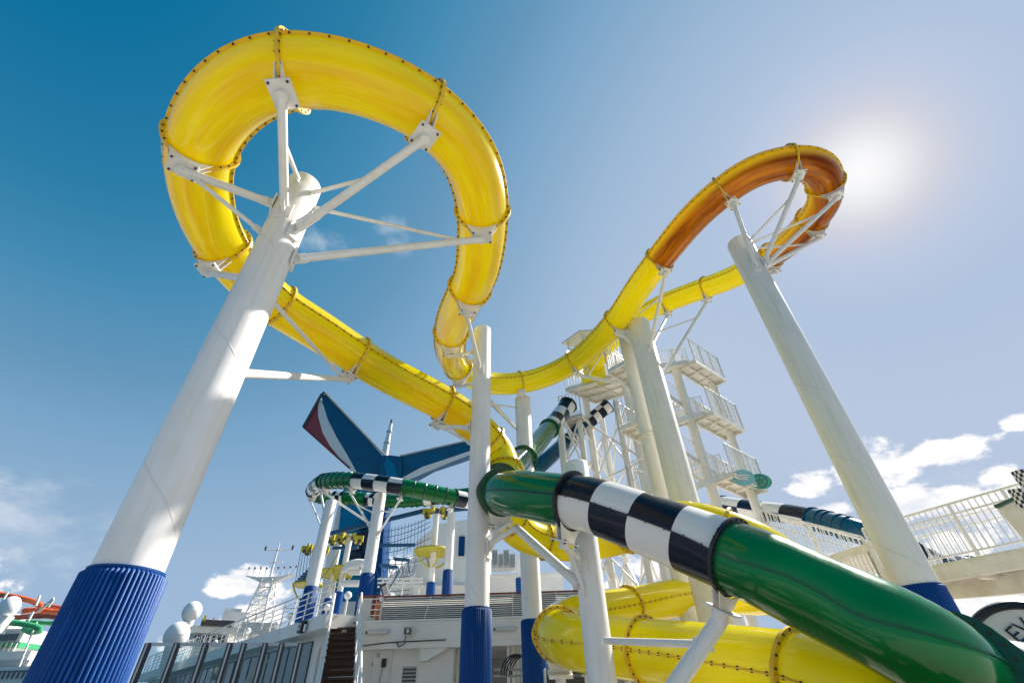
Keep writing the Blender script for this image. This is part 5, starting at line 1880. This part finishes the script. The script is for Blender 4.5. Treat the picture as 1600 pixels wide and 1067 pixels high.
# round sign at the lower right edge
c = VD(1632, 1040, 9.6)
n_ = (EYE - c).normalized()
sx = n_.cross(ZUP).normalized() * -1
sx = (sx * cos(.35) + n_.cross(sx).normalized() * 0 + ZUP * 0).normalized()
sy = n_.cross(sx).normalized()
sy = sy if sy.z > 0 else -sy
rs = thing('round_sign', 'round cream sign with a navy rim and dark letters at the lower right edge', 'sign', c)
Rs = .64
MB().prism([c + (sx * cos(2 * pi * k / 64) + sy * sin(2 * pi * k / 64)) * Rs for k in range(64)], -n_ * .05).obj('sign_face', 'fwhite', rs, smooth=False)
MB().tube([c + (sx * cos(2 * pi * k / 64) + sy * sin(2 * pi * k / 64)) * (Rs + .02) for k in range(64)], .055, n=8, closed=True).obj('rim', 'black_paint', rs)
MB().cyl(c - n_ * .1, Vector((c.x, c.y, 0)) - n_ * .1, .08, n=12).obj('post', 'white', rs)


def letters(txt, pos, ex, ey, size, m, parent, depth=.012):
    cu = bpy.data.curves.new('lettering', 'FONT')
    cu.body = txt
    cu.size = size
    cu.extrude = depth / 2
    cu.align_x = 'CENTER'
    cu.align_y = 'CENTER'
    o = bpy.data.objects.new('lettering', cu)
    C.objects.link(o)
    bpy.context.view_layer.update()
    dg = bpy.context.evaluated_depsgraph_get()
    me = bpy.data.meshes.new_from_object(o.evaluated_get(dg))
    bpy.data.objects.remove(o)
    R3 = Matrix((ex, ey, ex.cross(ey))).transposed().to_4x4()
    me.transform(R3)
    me.materials.clear()
    me.materials.append(MT[m])
    q = bpy.data.objects.new('lettering', me)
    C.objects.link(q)
    q.parent = parent
    q.location = Vector(pos) - world_of(parent)
    return q


ang = radians(28)
ex = (sx * cos(ang) + sy * sin(ang)).normalized()
ey = (sy * cos(ang) - sx * sin(ang)).normalized()
if ex.cross(ey).dot(n_) < 0:
    ex = -ex
t_ = (EYE - VD(1594, 985, 9)).normalized()
rr_ = ray(1596, 986)
tt = (c - EYE).dot(n_) / rr_.dot(n_)
letters('EV', EYE + rr_ * tt + n_ * .012, ex, ey, .26, 'black_paint', rs)

# loungers and cables at the foot of the padded columns
for k, (x, y, d) in enumerate(((893, 1048, 13.0), (870, 1044, 14.5))):
    c = VD(x, y, d)
    o = thing('deck_lounger', ['white framed lounger stacked on end beside the blue padded column', 'dark lounger seat stacked just behind the white framed one'][k], 'lounger', (c.x, c.y, 0), 'stacked deck loungers')
    for s_ in (-.3, .3):
        MB().tube([(c.x + s_, c.y, 0), (c.x + s_, c.y, c.z - .1), (c.x + s_, c.y + .08, c.z), (c.x + s_, c.y + .5, c.z + .02), (c.x + s_, c.y + .62, c.z - .2), (c.x + s_, c.y + .7, 0)], .025, n=8).obj('frame', 'white', o)
    MB().box((c.x, c.y + .3, c.z - .03), .58, .5, .03).obj('sling', 'dark', o, smooth=False)
    MB().box((c.x, c.y + .02, c.z / 2), .58, .03, c.z * .9).obj('sling', 'dark', o, smooth=False)
cb = thing('cable_coils', 'black cable hoops and pipe rails at the foot of the wall between the blue pads', 'cables', VD(795, 1066, 19.5))
for k in range(5):
    c = VD(806 + k * 4, 1052, 19.5)
    MB().tube([c + Vector((.5 * cos(t), .1 * k, .55 * sin(t))) for t in [1.2 + i * .25 for i in range(9)]], .025, n=6).obj('hoop', 'black', cb)
for y in (1046, 1056):
    MB().cyl(VD(772, y, 19.8), VD(818, y - 1, 19.8), .035, n=8).obj('pipe', 'steel', cb)
# tall pale panels in the recess
for k, (x0, x1, lab) in enumerate(((702, 722, 'tall pale folding panel left of the middle blue pad'), (798, 812, 'tall pale folding panel between the two blue pads'))):
    o = thing('folding_panel', lab, 'panel', VY(x0, 1060, 22.4), 'tall pale folding panels')
    zt_ = VY(x0, 1001, 22.4).z
    xa_, xb_ = VY(x0, 1030, 22.4).x, VY(x1 + 8, 1030, 22.4).x
    for q in range(3):
        xm = xa_ + (xb_ - xa_) * (q + .5) / 3
        MB().box((xm, 22.6 + (q % 2) * .1, zt_ / 2), (xb_ - xa_) / 3 - .03, .05, zt_).obj('leaf', 'cream', o, smooth=False)
    MB().cyl((xa_ - .1, 22.5, 0), (xa_ - .1, 22.5, zt_), .06, n=10).obj('post', 'white', o)

# ---------------------------------------------------------------- another ship with its own slides, far left
YF_ = 105.0
sh = thing('distant_ship', 'distant white ship with teal glazing at the far left edge, beyond the blue pad', 'ship', (VY(40, 1060, YF_).x, YF_, -30))


def dblk(x0, y0, x1, y1, Y, dp, m, nm):
    a, b = VY(x0, y0, Y), VY(x1, y1, Y)
    l_, r_ = VY(x0, (y0 + y1) / 2, Y).x, VY(x1, (y0 + y1) / 2, Y).x
    zt, zb = VY((x0 + x1) / 2, y0, Y).z, VY((x0 + x1) / 2, y1, Y).z
    return MB().prism([(l_, Y, zb), (r_, Y, zb), (r_, Y + dp, zb), (l_, Y + dp, zb)], (0, 0, zt - zb)).obj(nm, m, sh, smooth=False)


a_, b_ = VY(-260, 1100, YF_), VY(60, 1100, YF_)
MB().prism([(a_.x, YF_, -30), (b_.x, YF_, -30), (b_.x, YF_ + 18, -30), (a_.x, YF_ + 18, -30)], (0, 0, 30 + b_.z)).obj('hull', 'ship', sh, smooth=False)
for x0, y0, x1, y1, m, nm, off in ((-200, 1044, 46, 1110, 'ship', 'deck_block', 0), (-200, 1050, 40, 1062, 'tank', 'glazing', -.3), (-200, 1020, 44, 1034, 'ship', 'deck_block', 2),
                              (-200, 1034, 42, 1044, 'ship_shade', 'glazing', 1.7), (-200, 985, 30, 1020, 'ship', 'deck_block', 5), (-200, 993, 24, 1003, 'tank', 'glazing', 4.7), (-200, 1006, 28, 1014, 'gel_green', 'glazing', 4.7),
                              (-200, 958, -2, 985, 'ship', 'deck_block', 7)):
    dblk(x0, y0, x1, y1, YF_ + off, 6, m, nm)
for k in range(14):
    dblk(-60 + k * 7.5, 1050, -59 + k * 7.5, 1062, YF_ - .5, .2, 'ship', 'mullion')
for k in range(10):
    dblk(-50 + k * 8, 1004, -49 + k * 8, 1020, YF_ + 4.4, .2, 'ship', 'mullion')
for k in range(8):
    dblk(30 + k * 3.2, 1034 - k * 9, 31 + k * 3.2, 1044 - k * 8, YF_ + 1, .2, 'ship', 'stay')
c = VY(14, 948, YF_ - 2)
rd = thing('radar_dome', 'white radar dome of the distant ship at the far left edge, under the orange slide', 'radar dome', c, 'white radar domes')
MB().sphere(c, 1.75, 28, 1.1).obj('radome', 'dome', rd, angle=60)
MB().cyl(c - Vector((0, 0, 4.5)), c - Vector((0, 0, 1.6)), 1.5, 1.7, n=20).obj('pedestal', 'ship', rd)


def far_slide(label, pts, Y, r, m):
    o = thing('distant_slide', label, 'water slide', VY(pts[0][0], pts[0][1], Y), 'slides on the distant ship')
    P_ = [VY(x, y, Y + k * .8) for k, (x, y) in enumerate(pts)]
    pp = [q for q, _, _ in catmull(P_, 1.0)]
    n = len(pp)
    for k in range(0, n - 2, 4):
        MB().tube(pp[k:k + 5], r, n=14).obj('tube_section', m, o)
        MB().tube(pp[k:k + 2], r * 1.12, n=14).obj('joint_ring', m, o)
    return o


far_slide('orange tube slide on the distant ship, topmost of its bundle', [(-40, 925), (0, 928), (30, 934), (58, 941), (66, 948), (58, 953)], YF_, .5, 'gel_orange')
far_slide('orange tube slide on the distant ship, middle one of its bundle', [(36, 954), (60, 952), (85, 957), (110, 953), (80, 948), (70, 946)], YF_ + 4, .5, 'gel_orange')
far_slide('dark red tube slide on the distant ship, just above the green one', [(14, 966), (40, 963), (70, 961), (95, 965)], YF_ + 1, .48, 'rust_red')
far_slide('green tube slide of the distant ship, curling below the red one', [(18, 972), (40, 975), (58, 979), (66, 985), (50, 988), (38, 982)], YF_ - 1, .5, 'gel_green')
far_slide('pale green tube slide of the distant ship behind the darker curl', [(40, 971), (62, 972), (80, 974), (100, 970)], YF_ + 3, .42, 'gel_green')
for k, (x0, y0, x1, y1) in enumerate(((4, 938, 12, 925), (56, 946, 62, 930), (60, 955, 84, 934), (44, 970, 52, 955), (75, 948, 84, 936))):
    MB().cyl(VY(x0, y0, YF_ - 1), VY(x1, y1, YF_ - 1), .22, n=8).obj('slide_stay', 'ship', sh)
